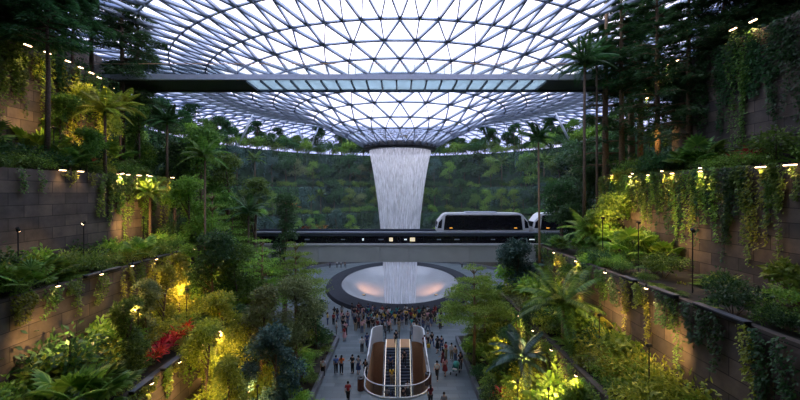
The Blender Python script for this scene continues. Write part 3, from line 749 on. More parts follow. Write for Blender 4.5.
# ---- creepers hanging down the walls
def creeper(k, side, y, wd, hang, n, mat, L=.16, name='hanging_creeper', up=.1, arcang=None, place=None):
    zt = LV[k][4]; strands = []; 
    ns = max(3, int(wd*4)); m = max(4, n//ns)
    for i in range(ns):
        u = rnd.uniform(-wd/2, wd/2); hl = hang*rnd.uniform(.3, 1)*(1-.5*abs(u)/wd); t = rng.random(m)**.8
        c = np.stack([u+.12*np.sin(t*5+i)+rng.normal(size=m)*.10, .06+.30*rng.random(m)*(1-.6*t), up-t*hl], 1)
        d = rng.normal(size=(m, 3))*.5+np.array([[0, .8, -.7]]); strands.append(leaves(c, d, L*(.7+.7*rng.random(m)), L*.6, rng.normal(size=(m, 3))*.4+np.array([[0, 1, .5]])))
    me = lmesh(name, strands, M[mat]); o = link(name, me)
    if arcang is None:
        X = LV[k][0 if side < 0 else 1]; o.location = (side*X, y, zt); o.rotation_euler = (0, 0, -PI/2 if side < 0 else PI/2)
    else:
        R_ = LV[k][2]; o.location = (R_*math.cos(arcang), CY+R_*math.sin(arcang), zt); o.rotation_euler = (0, 0, arcang+PI/2)
    return o
WN = {0: 'planter edge', 1: 'garden wall', 2: 'second stone wall', 3: 'third stone wall', 4: 'upper stone wall'}
def crow(k, side, ya, yb, step, wd, hang, n, mats, L=.15):
    y = ya
    while y < yb:
        mt = rnd.choice(mats); o = creeper(k, side, y, wd*rnd.uniform(.7, 1.2), hang*rnd.uniform(.6, 1.2), int(n*rnd.uniform(.7, 1.2)), mt, L)
        cn = {'leaf_yellow_lit': 'yellow-green', 'leaf': 'green', 'leaf_dark': 'dark green', 'leaf_fresh': 'bright green', 'leaf_olive': 'olive green'}[mt]
        sd = 'left' if side < 0 else 'right'; reg(o, cn+' creeper hanging down', 'from the camera on the %s %s' % (sd, WN[k]), 'creeper', 'creepers on the %s %s' % (sd, WN[k]), y)
        y += step*rnd.uniform(.7, 1.35)
crow(4, -1, 24, 36, .85, 2.0, 7.5, 800, ('leaf', 'leaf', 'leaf_dark', 'leaf_yellow_lit'), .2)
crow(3, -1, 29.5, 38, .75, 1.6, 6, 800, ('leaf_yellow_lit', 'leaf', 'leaf_fresh'), .17)
crow(3, -1, 23, 29, 1.8, .9, 1.8, 110, ('leaf', 'leaf_yellow_lit'), .16)
crow(2, -1, 19, 40, 1.5, 1.3, 3.2, 420, ('leaf_yellow_lit', 'leaf', 'leaf_fresh', 'leaf_yellow_lit'), .15)
crow(1, -1, 20, 40, 1.1, 1.4, 2.8, 420, ('leaf_yellow_lit', 'leaf_olive', 'leaf_fresh'), .14)
crow(4, 1, 20.5, 36, .75, 1.9, 8.0, 800, ('leaf_dark', 'leaf_dark', 'leaf_dark', 'leaf'), .18)
crow(3, 1, 19, 37, .62, 1.5, 6.2, 800, ('leaf', 'leaf_yellow_lit', 'leaf_dark', 'leaf_fresh'), .16)
crow(2, 1, 13, 38, 1.1, 1.1, 3.8, 420, ('leaf', 'leaf_yellow_lit', 'leaf_dark'), .14)
crow(1, 1, 20, 40, 1.1, 1.4, 3.4, 420, ('leaf_yellow_lit', 'leaf', 'leaf_fresh'), .14)
for k, hang in ((1, 3.2), (2, 4.6), (3, 6), (4, 8)):
    R_ = LV[k][2]; a = -.3
    while a < PI+.3:
        px = 400+F*R_*math.cos(a)/(CY+R_*math.sin(a))
        if 130 < px < 620:
            o = creeper(k, 0, 0, 4.6, hang, 620, rnd.choice(('leaf_dark', 'leaf_blue', 'leaf_dark')), .42, arcang=a)
            reg(o, 'dark creeper curtain', '%s of the waterfall on the far %s' % ('left' if px < 400 else 'right', WN[k]), 'creeper', 'creepers on the far walls', abs(px-400))
        a += 4.3/R_

# ---- the trees and plants that stand out in the photograph
def ht(px, Y, py, x=None):               # height that brings a plant's top up to row py
    x = (px-400)/F*Y if x is None else x
    return CH-(py-HZ)/F*Y-groundz(x, Y)[0]
def hero(proto, key, px, Y, label, sc=1, rz=None, x=None, zs=None, dz=0, mat=None, cat='tree'):
    PT['_'] = proto if proto else PT[key]; DESC['_'] = ('', cat)
    return put('_', (px-400)/F*Y if x is None else x, Y, sc, rz, zs, label, dz, mat)
T = []
def hb(kind, px, Y, py, label, spread, n=6000, L=.2, mat='leaf', low=.25, cat='tree', flat=.7, nb=11, **kw):
    if kind == 'b': L *= 1.3; n = int(n*.8)
    h = ht(px, Y, py); sd = 100+len(T); T.append(1)
    if kind == 'b': pr = broad(h, spread, nb, n, L, mat, seed=sd, low=low, flat=flat, **kw)
    elif kind == 'l': pr = layered(h, spread, nb, n, L, mat, sd, **kw)
    elif kind == 'c': pr = feathery(h, spread, n, mat, sd, low, **kw)
    elif kind == 'p': pr = palm(h-spread*.35, nb, spread, mat, seed=sd, **kw)
    return hero(pr, None, px, Y, label, cat=cat)
# left: dark conifers of the upper terrace
hb('c', 47, 26.5, -25, 'tall dark feathery conifer standing before the lights of the upper left wall', 3.0, 11000, .2, 'leaf_dark', .66)
hb('c', 6, 31, -20, 'dense dark tree filling the top left corner', 3.2, 15000, mat='leaf_dark', low=.4)
hb('c', 30, 34, -30, 'dark feathery tree between the top left corner and the tall conifer', 3.2, 13000, mat='leaf_dark', low=.45)
hb('c', 72, 33, -30, 'dark feathery tree right of the tall conifer at upper left', 3.0, 11000, mat='leaf_dark', low=.45)
hb('c', 92, 37, -60, 'slender dark tree with a bare trunk on the upper left terrace', 2.6, 7000, mat='leaf_dark', low=.45)
hb('c', 122, 38.5, -28, 'feathery conifer with the paler trunk beside the left end of the canopy bridge', 4.4, 20000, mat='leaf_dark', low=.34)
hb('c', 137, 40.5, -22, 'feathery conifer just right of its twin at the left end of the canopy bridge', 4.4, 16000, mat='leaf_dark', low=.30)
hb('p', 121, 34.5, 100, 'lit palm with spreading fronds beside the lit trunk at upper left', 2.0, mat='leaf_yellow_lit', cat='palm', nb=16, ll=.6)
hb('b', 82, 31.5, 82, 'lit leafy tree climbing the upper left wall', 1.7, 7000, .16, 'leaf_yellow_lit', .1)
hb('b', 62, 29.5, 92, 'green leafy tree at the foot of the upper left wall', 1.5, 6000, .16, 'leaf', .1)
hb('b', 104, 33, 102, 'yellow-lit tree left of the lit palm at upper left', 1.7, 7000, .16, 'leaf_yellow_lit', .1)
hb('b', 139, 38, 104, 'green tree under the left end of the canopy bridge', 1.8, 7000, .18, 'leaf', .1)
hb('b', 88, 28.5, 128, 'bushy dark tree on the third terrace at left', 1.3, 5000, .16, 'leaf', .05)
for i, (px, Y, py, mt_, sp_) in enumerate(((126, 21.8, 296, 'leaf', 1.2), (146, 24.6, 276, 'leaf_olive', 1.2), (163, 27, 262, 'leaf_yellow_lit', 1.15), (178, 29.5, 250, 'leaf_yellow_lit', 1.15), (190, 32, 240, 'leaf_fresh', 1.2))):
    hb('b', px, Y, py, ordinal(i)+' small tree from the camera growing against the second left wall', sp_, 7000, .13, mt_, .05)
for i, (px, Y, py, mt_, sp_) in enumerate(((655, 27.5, 262, 'leaf', 1.1), (676, 22, 330, 'leaf_yellow_lit', 1.1), (636, 30.5, 256, 'leaf_yellow_lit', 1.1))):
    hb('b', px, Y, py, ['green small tree against the second right wall, near its far end', 'yellow-lit small tree against the second right wall above the large lit shrub', 'yellow-lit small tree at the far end of the second right wall'][i], sp_, 6000, .13, mt_, .05)
# left slope
hb('b', 203, 41, 126, 'tall leafy green tree rising in front of the left cliff gardens', 3.4, 11000, .24)
hb('b', 176, 40, 140, 'leafy tree left of the tall green tree on the left slope', 2.8, 9000, .22, 'leaf_dark')
hb('b', 150, 41, 150, 'dark leafy tree behind the third terrace at the left', 2.6, 7000, .22, 'leaf_dark', .15)
hb('b', 228, 44, 150, 'mid green tree behind the slim palm on the left', 2.9, 9000, .22, 'leaf', .15)
hb('b', 190, 36, 178, 'dense green tree low in front of the left cliff gardens', 2.7, 9000, .2, 'leaf_fresh', .15)
hb('b', 255, 46, 170, 'green tree above the left end of the viaduct', 2.8, 8000, .22, 'leaf', .2)
hb('b', 284, 47, 186, 'dark green tree right above the left end of the viaduct', 2.4, 7000, .22, 'leaf_dark', .2)
hb('l', 232, 40, 212, 'green layered tree left of the dark palm by the viaduct', 3.2, 11000, .18, 'leaf_fresh', nb=7)
hb('l', 212, 37, 190, 'light green layered tree beside the pale slim palm', 2.9, 9000, .18, 'leaf_fresh', nb=7)
hb('p', 205, 33, 150, 'slim palm with a pale trunk before the tall green tree on the left', 2.1, cat='palm', nb=12, bark='bark_pale', tr=.09)
hb('p', 249, 40.5, 205, 'dark palm whose crown touches the left end of the viaduct', 2.7, mat='leaf_dark', cat='palm', nb=14)
hb('p', 167, 37.6, 116, 'small dark palm standing on the third terrace at the left', 2.0, mat='leaf_dark', cat='palm', nb=12)
hb('p', 105, 30, 104, 'warmly lit palm below the end of the curved row of lights', 2.0, mat='leaf_yellow_lit', cat='palm', nb=14)
hb('p', 150, 33.5, 188, 'arching palm above the lit shrubs of the left second terrace', 1.8, mat='leaf_fresh', cat='palm', nb=13)
hb('l', 296, 38, 240, 'light green layered tree leaning over the plaza in front of the viaduct at left', 3.7, 14000, .17, 'leaf_bright', nb=6, lo=.5)
hb('l', 262, 37, 236, 'green layered tree beside the lower left end of the viaduct', 3.2, 11000, .17, 'leaf_bright', nb=7)
hb('b', 236, 34, 244, 'dense green tree in the left bed under the layered trees', 2.6, 9000, .18, 'leaf', .2)
hb('b', 212, 32, 232, 'dark leafy tree in the left bed near the wall', 2.5, 9000, .18, 'leaf_dark', .15)
hb('b', 296, 31.5, 278, 'grey-green fine-leaved tree beside the plaza at left', 2.7, 14000, .15, 'leaf_olive', .3, name='olive_tree')
hb('b', 262, 30, 284, 'grey-green tree left of the finer one in the left bed', 2.2, 9000, .15, 'leaf_olive', .2, name='olive_tree')
hb('b', 316, 38, 300, 'small dark green tree at the left plaza edge under the viaduct', 1.7, 6000, .16, 'leaf_dark', .1)
hb('b', 275, 26.5, 326, 'blue-green bushy tree at the bottom left of the plaza', 2.1, 11000, .15, 'leaf_blue', .12, flat=.9, name='blue_green_tree')
hb('b', 247, 25, 362, 'small blue-green bush left of the bushy tree at the bottom', 1.0, 3500, .14, 'leaf_blue', .05, flat=.9, name='blue_green_bush', cat='bush')
hb('b', 222, 28.5, 290, 'yellow-lit tree in the left garden bed below the palms', 2.1, 9000, .16, 'leaf_yellow_lit', .15)
hb('b', 205, 25, 318, 'low yellow-lit tree at the foot of the left garden wall', 1.7, 7000, .15, 'leaf_yellow_lit', .1)
hb('b', 240, 31.5, 306, 'dark tree in the middle of the left garden bed', 1.9, 8000, .16, 'leaf_dark', .1)
hb('b', 232, 22.5, 352, 'yellow-lit bush at the bottom between wall and plaza at left', 1.3, 5000, .14, 'leaf_yellow_lit', .05, cat='bush')
hero(fern(1.9, 26, 'leaf_fresh', ll=.32, seed=4), None, 312, 28.8, 'large bright green fern at the left edge of the plaza', cat='fern')
hero(fern(1.7, 26, 'leaf_fresh', ll=.3, seed=5), None, 303, 27.0, 'large bright fern in front of the bigger fern at the left plaza edge', cat='fern')
# right bank
hb('l', 474, 34.6, 264, 'light green layered tree with the straight trunk at the right of the plaza', 3.5, 15000, .17, 'leaf_bright', nb=5, lo=.52)
hb('l', 485, 37.5, 272, 'green layered tree behind the straight trunk at the right of the plaza', 2.8, 9000, .16, 'leaf_fresh', nb=5, lo=.5)
hb('b', 516, 38.5, 243, 'dark blue-green bushy tree in front of the right end of the viaduct', 2.6, 14000, .18, 'leaf_blue', .2, flat=.9, name='blue_green_tree')
hb('b', 500, 41, 286, 'dark bushy tree on the right plaza edge behind the layered trees', 1.8, 7000, .18, 'leaf_dark', .1)
hb('p', 540, 36, 133, 'very tall slim palm crossing the right end of the viaduct', 2.0, mat='leaf_dark', cat='palm', bark='bark_pale', nb=13, tr=.10)
hb('p', 584, 34, 55, 'tall palm with its dark crown against the roof at right', 2.7, mat='leaf_dark', cat='palm', bark='bark', nb=18, tr=.13, ll=.65)
hb('p', 597, 36, 52, 'tall dark palm right behind the crown of the tallest palm', 2.4, mat='leaf_dark', cat='palm', bark='bark', nb=16, tr=.11, ll=.65)
hb('p', 563, 26.5, 290, 'large palm with a broad lit crown at the bottom right of the plaza', 3.4, mat='leaf', cat='palm', bark='bark_pale', nb=20, tr=.12, ll=.8)
hb('p', 522, 27.5, 348, 'low blue-green palm left of the large lit palm', 2.5, mat='leaf_blue', cat='palm', nb=15, ll=.6)
hb('p', 588, 33.5, 224, 'lit feather palm to the right of the viaduct end', 2.7, mat='leaf_fresh', cat='palm', nb=16, ll=.65)
hb('p', 556, 35, 262, 'blue-green palm under the right end of the viaduct', 2.2, mat='leaf_blue', cat='palm', nb=14, ll=.6)
hb('p', 616, 24.5, 330, 'yellow lit palm in the right garden bed', 2.1, mat='leaf_yellow_lit', cat='palm', nb=14, ll=.6)
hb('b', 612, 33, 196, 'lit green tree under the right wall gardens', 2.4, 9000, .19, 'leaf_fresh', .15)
hb('b', 628, 34.5, 178, 'yellow-lit tree against the third wall at right', 2.2, 8000, .19, 'leaf_yellow_lit', .15)
hb('b', 560, 43, 176, 'dark tree behind the very tall slim palm', 2.7, 9000, .22, 'leaf_dark', .1)
hb('b', 585, 42, 150, 'tall dark tree right of the viaduct end', 2.9, 10000, .22, 'leaf_dark', .1)
hb('b', 575, 40, 205, 'dark round tree hiding the end of the viaduct at right', 2.2, 8000, .2, 'leaf_dark', .1)
hb('b', 640, 29, 236, 'green tree standing at the foot of the second right wall', 2.0, 7000, .18, 'leaf', .15)
hb('b', 600, 28.5, 262, 'leafy green tree between the feather palm and the second right wall', 2.0, 8000, .17, 'leaf_fresh', .1)
hb('b', 580, 30, 285, 'green tree low behind the large lit palm', 1.9, 7500, .17, 'leaf', .1)
hb('b', 540, 31, 306, 'dark green bushy tree behind the left fronds of the large lit palm', 1.9, 7500, .17, 'leaf_dark', .1)
hb('b', 510, 30, 330, 'dark leafy bush beside the plaza at right', 1.5, 6000, .16, 'leaf_dark', .05, cat='bush')
hb('b', 596, 23, 352, 'yellow-lit tree at the bottom right garden bed', 1.6, 6000, .15, 'leaf_yellow_lit', .1)
hb('b', 575, 21.5, 378, 'green bush at the bottom under the large lit palm', 1.1, 4500, .15, 'leaf_fresh', .05, cat='bush')
for i, (px, Y, lw, sp_, lb) in enumerate(((606, 38, .30, 3.4, 'dark feathery conifer left of the trunk cluster at upper right'), (622, 36, .42, 3.4, 'dark feathery conifer in the middle of the trunk cluster at upper right'), (640, 37, .42, 3.6, 'dark feathery conifer at the right of the trunk cluster'),
                                     (658, 33, .25, 4.0, 'tall dark conifer beside the upper right wall'), (690, 30, .2, 4.2, 'tall dark conifer in front of the upper right wall'), (632, 41.5, .35, 3.6, 'dark feathery conifer behind the trunk cluster at upper right'),
                                     (725, 29, .1, 4.2, 'dark tree above the middle of the upper right wall'), (760, 27.5, .1, 4.2, 'dark tree above the upper right row of lights'), (798, 26.5, .1, 4.6, 'dark tree filling the top right corner'))):
    hb('c', px, Y, -25-3*i, lb, sp_, 14000, mat='leaf_dark', low=lw, bark='bark_pale')
hero(shrub(1.5, 1.5, 2600, .17, 'leaf_yellow_lit', seed=92, nb=9), None, 0, 20.5, 'large green shrub lit yellow from above at the foot of the lower right wall', x=12.4, cat='shrub', sc=1.15)
hero(shrub(1.3, 1.3, 1700, .17, 'leaf_fresh', seed=93, nb=7), None, 0, 18.8, 'bright green shrub right of the large lit shrub at the lower right', x=12.5, cat='shrub')
# fan palms at the left
for i, (px, Y, s, m_) in enumerate(((22, 20.6, 1.15, 'leaf_yellow_lit'), (42, 21.6, 1.1, 'leaf'), (30, 19.6, 1.1, 'leaf_fresh'), (62, 22.8, .95, 'leaf_fresh'))):
    hero(None, 'fp', px, Y, ordinal(i).capitalize().lower()+' fan palm from the left edge on the left second terrace' if 0 else ['yellow-lit fan palm at the left edge of the second terrace', 'dark green fan palm right of the yellow-lit one', 'lowest green fan palm at the left edge of the second terrace', 'fan palm farthest from the camera on the left second terrace'][i], s, cat='palm', mat=M[m_])
hero(fan_palm(16, .85, 1.2, .5, 'leaf_fresh', seed=9), None, 72, 17.6, 'large lit fan palm at the bottom left below the stone wall', 1.15, cat='palm')
hero(fan_palm(14, .8, 1.1, .5, 'leaf', seed=10), None, 96, 18.3, 'fan palm right of the large lit fan palm at the bottom left', 1.1, cat='palm')
hero(None, 's5', 30, 16.6, 'green plant in the bottom left corner', 1.4, cat='plant')
for i, (px, Y) in enumerate(((142, 22.6), (150, 23.4), (158, 24.2), (166, 25.0), (174, 25.9), (182, 26.8))):
    hero(None, 'r1', px, Y, ordinal(i)+' bright red cordyline from the camera in the row on the left lower terrace', 1.15, x=-14.75-.04*i, cat='plant', dz=.35)
for i, (px, Y) in enumerate(((12, 26.6), (24, 27.2), (36, 28.0), (54, 29.5))):
    hero(None, 'r1', px, Y, ordinal(i)+' dark red cordyline from the left on the third terrace', 1.2, x=-24.6, cat='plant', dz=.5)
for i, (px, Y) in enumerate(((652, 33.5), (660, 32.6), (757, 22.8), (733, 24.5))):
    hero(None, 'r1', px, Y, ['red cordyline beside the trunk cluster at the right', 'red cordyline just right of its neighbour by the trunk cluster', 'red cordyline at the right below the upper wall', 'red cordyline left of the one below the upper right wall'][i], 1.3, cat='plant', dz=.3, mat=M['leaf_red'])
for i, (px, Y) in enumerate(((291, 88), (305, 89), (322, 91))):
    hero(None, 'r2', px, Y, ordinal(i)+' orange-leaved bush from the left above the viaduct', 3.2, cat='bush')
for i, (px, Y, m_) in enumerate(((512, 24.5, 'leaf_yellow_lit'), (540, 24.0, 'leaf_red'), (505, 27.5, 'leaf_red'))):
    hero(None, 'r2', px, Y, ['yellow lit leafy plant at the foot of the right bank palms', 'dark red plant below the large lit palm', 'small red plant behind the yellow lit plant'][i], 1.5, cat='plant', mat=M[m_])
# dark planter rails along the wall tops
def rail(k, side, ya, yb, label):
    X = LV[k][0 if side < 0 else 1]; z = LV[k][4]
    o = empty('planter_rail', (side*(X-.12), (ya+yb)/2, z)); h_ = (yb-ya)/2
    MB().box(-.14, .14, -h_, h_, -.02, .12).build('channel', M['kerb'], o, bevel=.02)
    MB().box(-.17, .17, -h_, h_, .12, .16).build('lip', M['grey'], o)
    tag(o, label, 'rail', 'metal planter rails')
for i, (k, s, a, b) in enumerate(((2, -1, 22.8, 25.6), (2, -1, 26.6, 28.6), (2, -1, 29.4, 31.0), (2, -1, 31.8, 33.4), (1, -1, 19.6, 21.2), (1, -1, 22.2, 24.2), (1, -1, 25.4, 27.4), (2, 1, 14.6, 17.2), (2, 1, 18.4, 20.2), (2, 1, 21.6, 22.8))):
    sd = 'left' if s < 0 else 'right'; j = {0: 0, 4: 4, 7: 7}
    st = 0 if i < 4 else (4 if i < 7 else 7)
    rail(k, s, a, b, '%s dark metal planter rail from the camera on the %s %s' % (ordinal(i-st), sd, WN[k]))
# ---- unique labels for the repeats
from collections import defaultdict
gd = defaultdict(list)
for r_ in REG: gd[(r_[1], r_[2])].append(r_)
for (d, pl), L_ in gd.items():
    L_.sort(key=lambda t: t[5])
    for i, (o, _, _, cat, grp, _) in enumerate(L_):
        if len(L_) == 1: pl2 = pl.replace('from the camera ', ''); tag(o, '%s %s' % (d, pl2), cat, grp)
        else: tag(o, '%s %s %s' % (ordinal(i), d, pl), cat, grp)
# ================================================================== PEOPLE
def skin_mesh(name, joints, edges, mat, sub=1):
    me = bpy.data.meshes.new(name); me.from_pydata([j[0] for j in joints], edges, []); o = link(name, me)
    o.modifiers.new('s', 'SKIN'); 
    for i, j in enumerate(joints):
        r_ = j[1]; v = me.skin_vertices[0].data[i]; v.radius = (r_, r_) if np.isscalar(r_) else r_; v.use_root = (i == 0)
    m = o.modifiers.new('u', 'SUBSURF'); m.levels = sub; m.render_levels = sub
    dg = bpy.context.evaluated_depsgraph_get(); out = bpy.data.meshes.new_from_object(o.evaluated_get(dg)); out.name = name
    bpy.data.objects.remove(o); out.materials.clear(); out.materials.append(mat)
    out.polygons.foreach_set('use_smooth', [True]*len(out.polygons)); return out
def join_mesh(name, me, b, mat):
    V = [tuple(v.co) for v in me.vertices]; Fc = [tuple(p.vertices) for p in me.polygons]; n = len(V)
    return mesh(name, V+b.V, Fc+[tuple(i+n for i in f) for f in b.F], mat, True)
def pose(stride=0.0, armL=(.0, .0), armR=(.0, .0), bendL=0.1, bendR=0.1, lean=0.0):
    """joint positions; +y is forward. arm: swing angle, elbow bend"""
    J = {}
    J['pel'] = Vector((0, 0, .93)); J['waist'] = Vector((0, lean*.2, 1.08)); J['chest'] = Vector((0, lean*.6+.01, 1.30)); J['neck'] = Vector((0, lean, 1.45)); J['head'] = Vector((0, lean+.03, 1.58)); J['top'] = Vector((0, lean+.02, 1.67))
    for s, nm, (sw, out_), be, ph in ((-1, 'L', armL, bendL, 1), (1, 'R', armR, bendR, -1)):
        sh = Vector((s*.175, lean*.9, 1.385)); a = Vector((s*(.10+out_), math.sin(sw), -math.cos(sw))).normalized(); el = sh+a*.28
        b = Vector((s*(.02-out_*.6), math.sin(sw+be), -math.cos(sw+be))).normalized(); wr = el+b*.25; J['sh'+nm], J['el'+nm], J['wr'+nm], J['hd'+nm] = sh, el, wr, wr+b*.07
        t = stride*ph; hp = Vector((s*.09, 0, .88)); kn = hp+Vector((s*.01, math.sin(t+abs(stride)*.3), -math.cos(t)))*.42; tb = t-(.5*abs(stride) if t < 0 else 0)
        an = kn+Vector((0, math.sin(tb), -math.cos(tb)))*.40; J['hp'+nm], J['kn'+nm], J['an'+nm] = hp, kn, an; J['to'+nm] = an+Vector((s*.02, .14, -.035))
    lo = min(J['anL'].z, J['anR'].z)-.07
    for k in J: J[k] = J[k]-Vector((0, 0, lo))
    return J
def person_meshes(idx, J, skirt=False, female=False):
    g = lambda *k: [(tuple(J[a]), r_) for a, r_ in k]
    sw = .9 if female else 1
    js = g(('pel', .11), ('waist', .10*sw), ('chest', .125*sw), ('neck', .048), ('head', .085), ('top', .075), ('shL', .055), ('elL', .040), ('wrL', .028), ('hdL', .030), ('shR', .055), ('elR', .040), ('wrR', .028), ('hdR', .030),
           ('hpL', .085), ('knL', .055), ('anL', .036), ('toL', .035), ('hpR', .085), ('knR', .055), ('anR', .036), ('toR', .035))
    E = [(0, 1), (1, 2), (2, 3), (3, 4), (4, 5), (2, 6), (6, 7), (7, 8), (8, 9), (2, 10), (10, 11), (11, 12), (12, 13), (0, 14), (14, 15), (15, 16), (16, 17), (0, 18), (18, 19), (19, 20), (20, 21)]
    body = skin_mesh('body', js, E, M['skin'], 1)
    b = MB(); hx = Vector(J['head'])
    b.ball(hx+Vector((0, .085, -.01)), (.013, .022, .02), 6, 4)
    for s in (-1, 1): b.ball(hx+Vector((s*.083, 0, 0)), (.012, .022, .032), 6, 4)
    for nm, s in (('L', -1), ('R', 1)):
        h0 = J['hd'+nm]; d = (J['hd'+nm]-J['wr'+nm]).normalized()
        for q in range(4):
            o_ = Vector((0, 1, 0))*(q-1.5)*.017; o_ -= d*o_.dot(d); b.tube([h0+o_, h0+o_+d*.05, h0+o_+d*(.082-.006*abs(q-1.5))+Vector((-s*.012, 0, 0))], [.009, .008, .006], 5)
        b.tube([J['wr'+nm]+d*.03, J['wr'+nm]+d*.05+Vector((-s*.01, .035, 0)), J['wr'+nm]+d*.09+Vector((-s*.015, .045, 0))], [.011, .010, .007], 5)
    body = join_mesh('body', body, b, M['skin'])
    shirt = skin_mesh('shirt', g(('pel', .135), ('waist', .125*sw), ('chest', .150*sw), ('shL', .078))+[(tuple(J['shL'].lerp(J['elL'], .75)), .058)]+g(('shR', .078))+[(tuple(J['shR'].lerp(J['elR'], .75)), .058)], [(0, 1), (1, 2), (2, 3), (3, 4), (2, 5), (5, 6)], M['c_white'], 1)
    if skirt:
        c = J['pel']; kz = (J['knL'].z+J['knR'].z)/2-.02
        trs = MB().lathe([(.13, c.z+.10), (.17, c.z-.05), (.21, (c.z+kz)/2), (.25, kz)], 16).mesh('skirt', M['c_black'], True)
    else:
        trs = skin_mesh('trousers', g(('pel', .13), ('hpL', .105), ('knL', .078), ('anL', .060), ('hpR', .105), ('knR', .078), ('anR', .060)), [(0, 1), (1, 2), (2, 3), (0, 4), (4, 5), (5, 6)], M['c_black'], 1)
    hb_ = MB().ball(hx+Vector((0, -.022, .035)), (.098, .105, .10), 12, 8)
    if female: hb_.tube([hx+Vector((0, -.06, .03)), hx+Vector((0, -.10, -.10)), hx+Vector((0, -.10, -.24))], [.085, .085, .05], 8)
    hair = hb_.mesh('hair', M['hair'], True)
    sh = [MB().box(-.045, .045, -.09, .17, -.005, .07).mesh('shoe', M['c_shoe'], bevel=.02) for _ in (0,)]
    return dict(body=body, shirt=shirt, bottom=trs, hair=hair, shoe=sh[0], J=J, skirt=skirt)
POSES = [person_meshes(0, pose()), person_meshes(1, pose(.42, (-.45, .05), (.45, .05), .25, .35)), person_meshes(2, pose(.0, (.35, .1), (.3, .1), 1.5, 1.6)), person_meshes(3, pose(.30, (-.3, .05), (.3, .05), .3, .4), True, True),
         person_meshes(4, pose(0, (.05, .15), (.4, .05), .15, 1.9), False, True), person_meshes(5, pose(.5, (.5, .05), (-.4, .1), .6, .2, .04), False, True), person_meshes(6, pose(.05, (.2, .2), (.1, .15), .9, .2), True, True)]
CW = dict(c_white='white', c_black='black', c_navy='navy', c_blue='blue', c_orange='orange', c_red='red', c_grey='grey', c_maroon='dark red', c_yellow='yellow', c_teal='teal', c_pink='pink', c_khaki='khaki', c_denim='dark denim')
def person(x, y, rz, pi, top, bot, label, group=None, z=0, sc=1, hair='hair', skin='skin'):
    P_ = POSES[pi]; o = empty('person', (x, y, z), rz, sc)
    def ch(nm, me, mt, loc=None):
        c = link(nm, me, o, loc); c.material_slots[0].link = 'OBJECT'; c.material_slots[0].material = M[mt]; return c
    ch('body', P_['body'], skin); ch('shirt', P_['shirt'], top); ch('skirt' if P_['skirt'] else 'trousers', P_['bottom'], bot); ch('hair', P_['hair'], hair)
    for k in 'LR': a = P_['J']['an'+k]; ch('shoe', P_['shoe'], 'c_shoe' if pi != 3 else 'c_black', (a.x, a.y-.01, max(0, a.z-.075)))
    tag(o, label, 'person', group); return o
def fl(px, py): Y = CH*F/(py-HZ); return (px-400)/F*Y, Y    # foot pixel -> point on the plaza
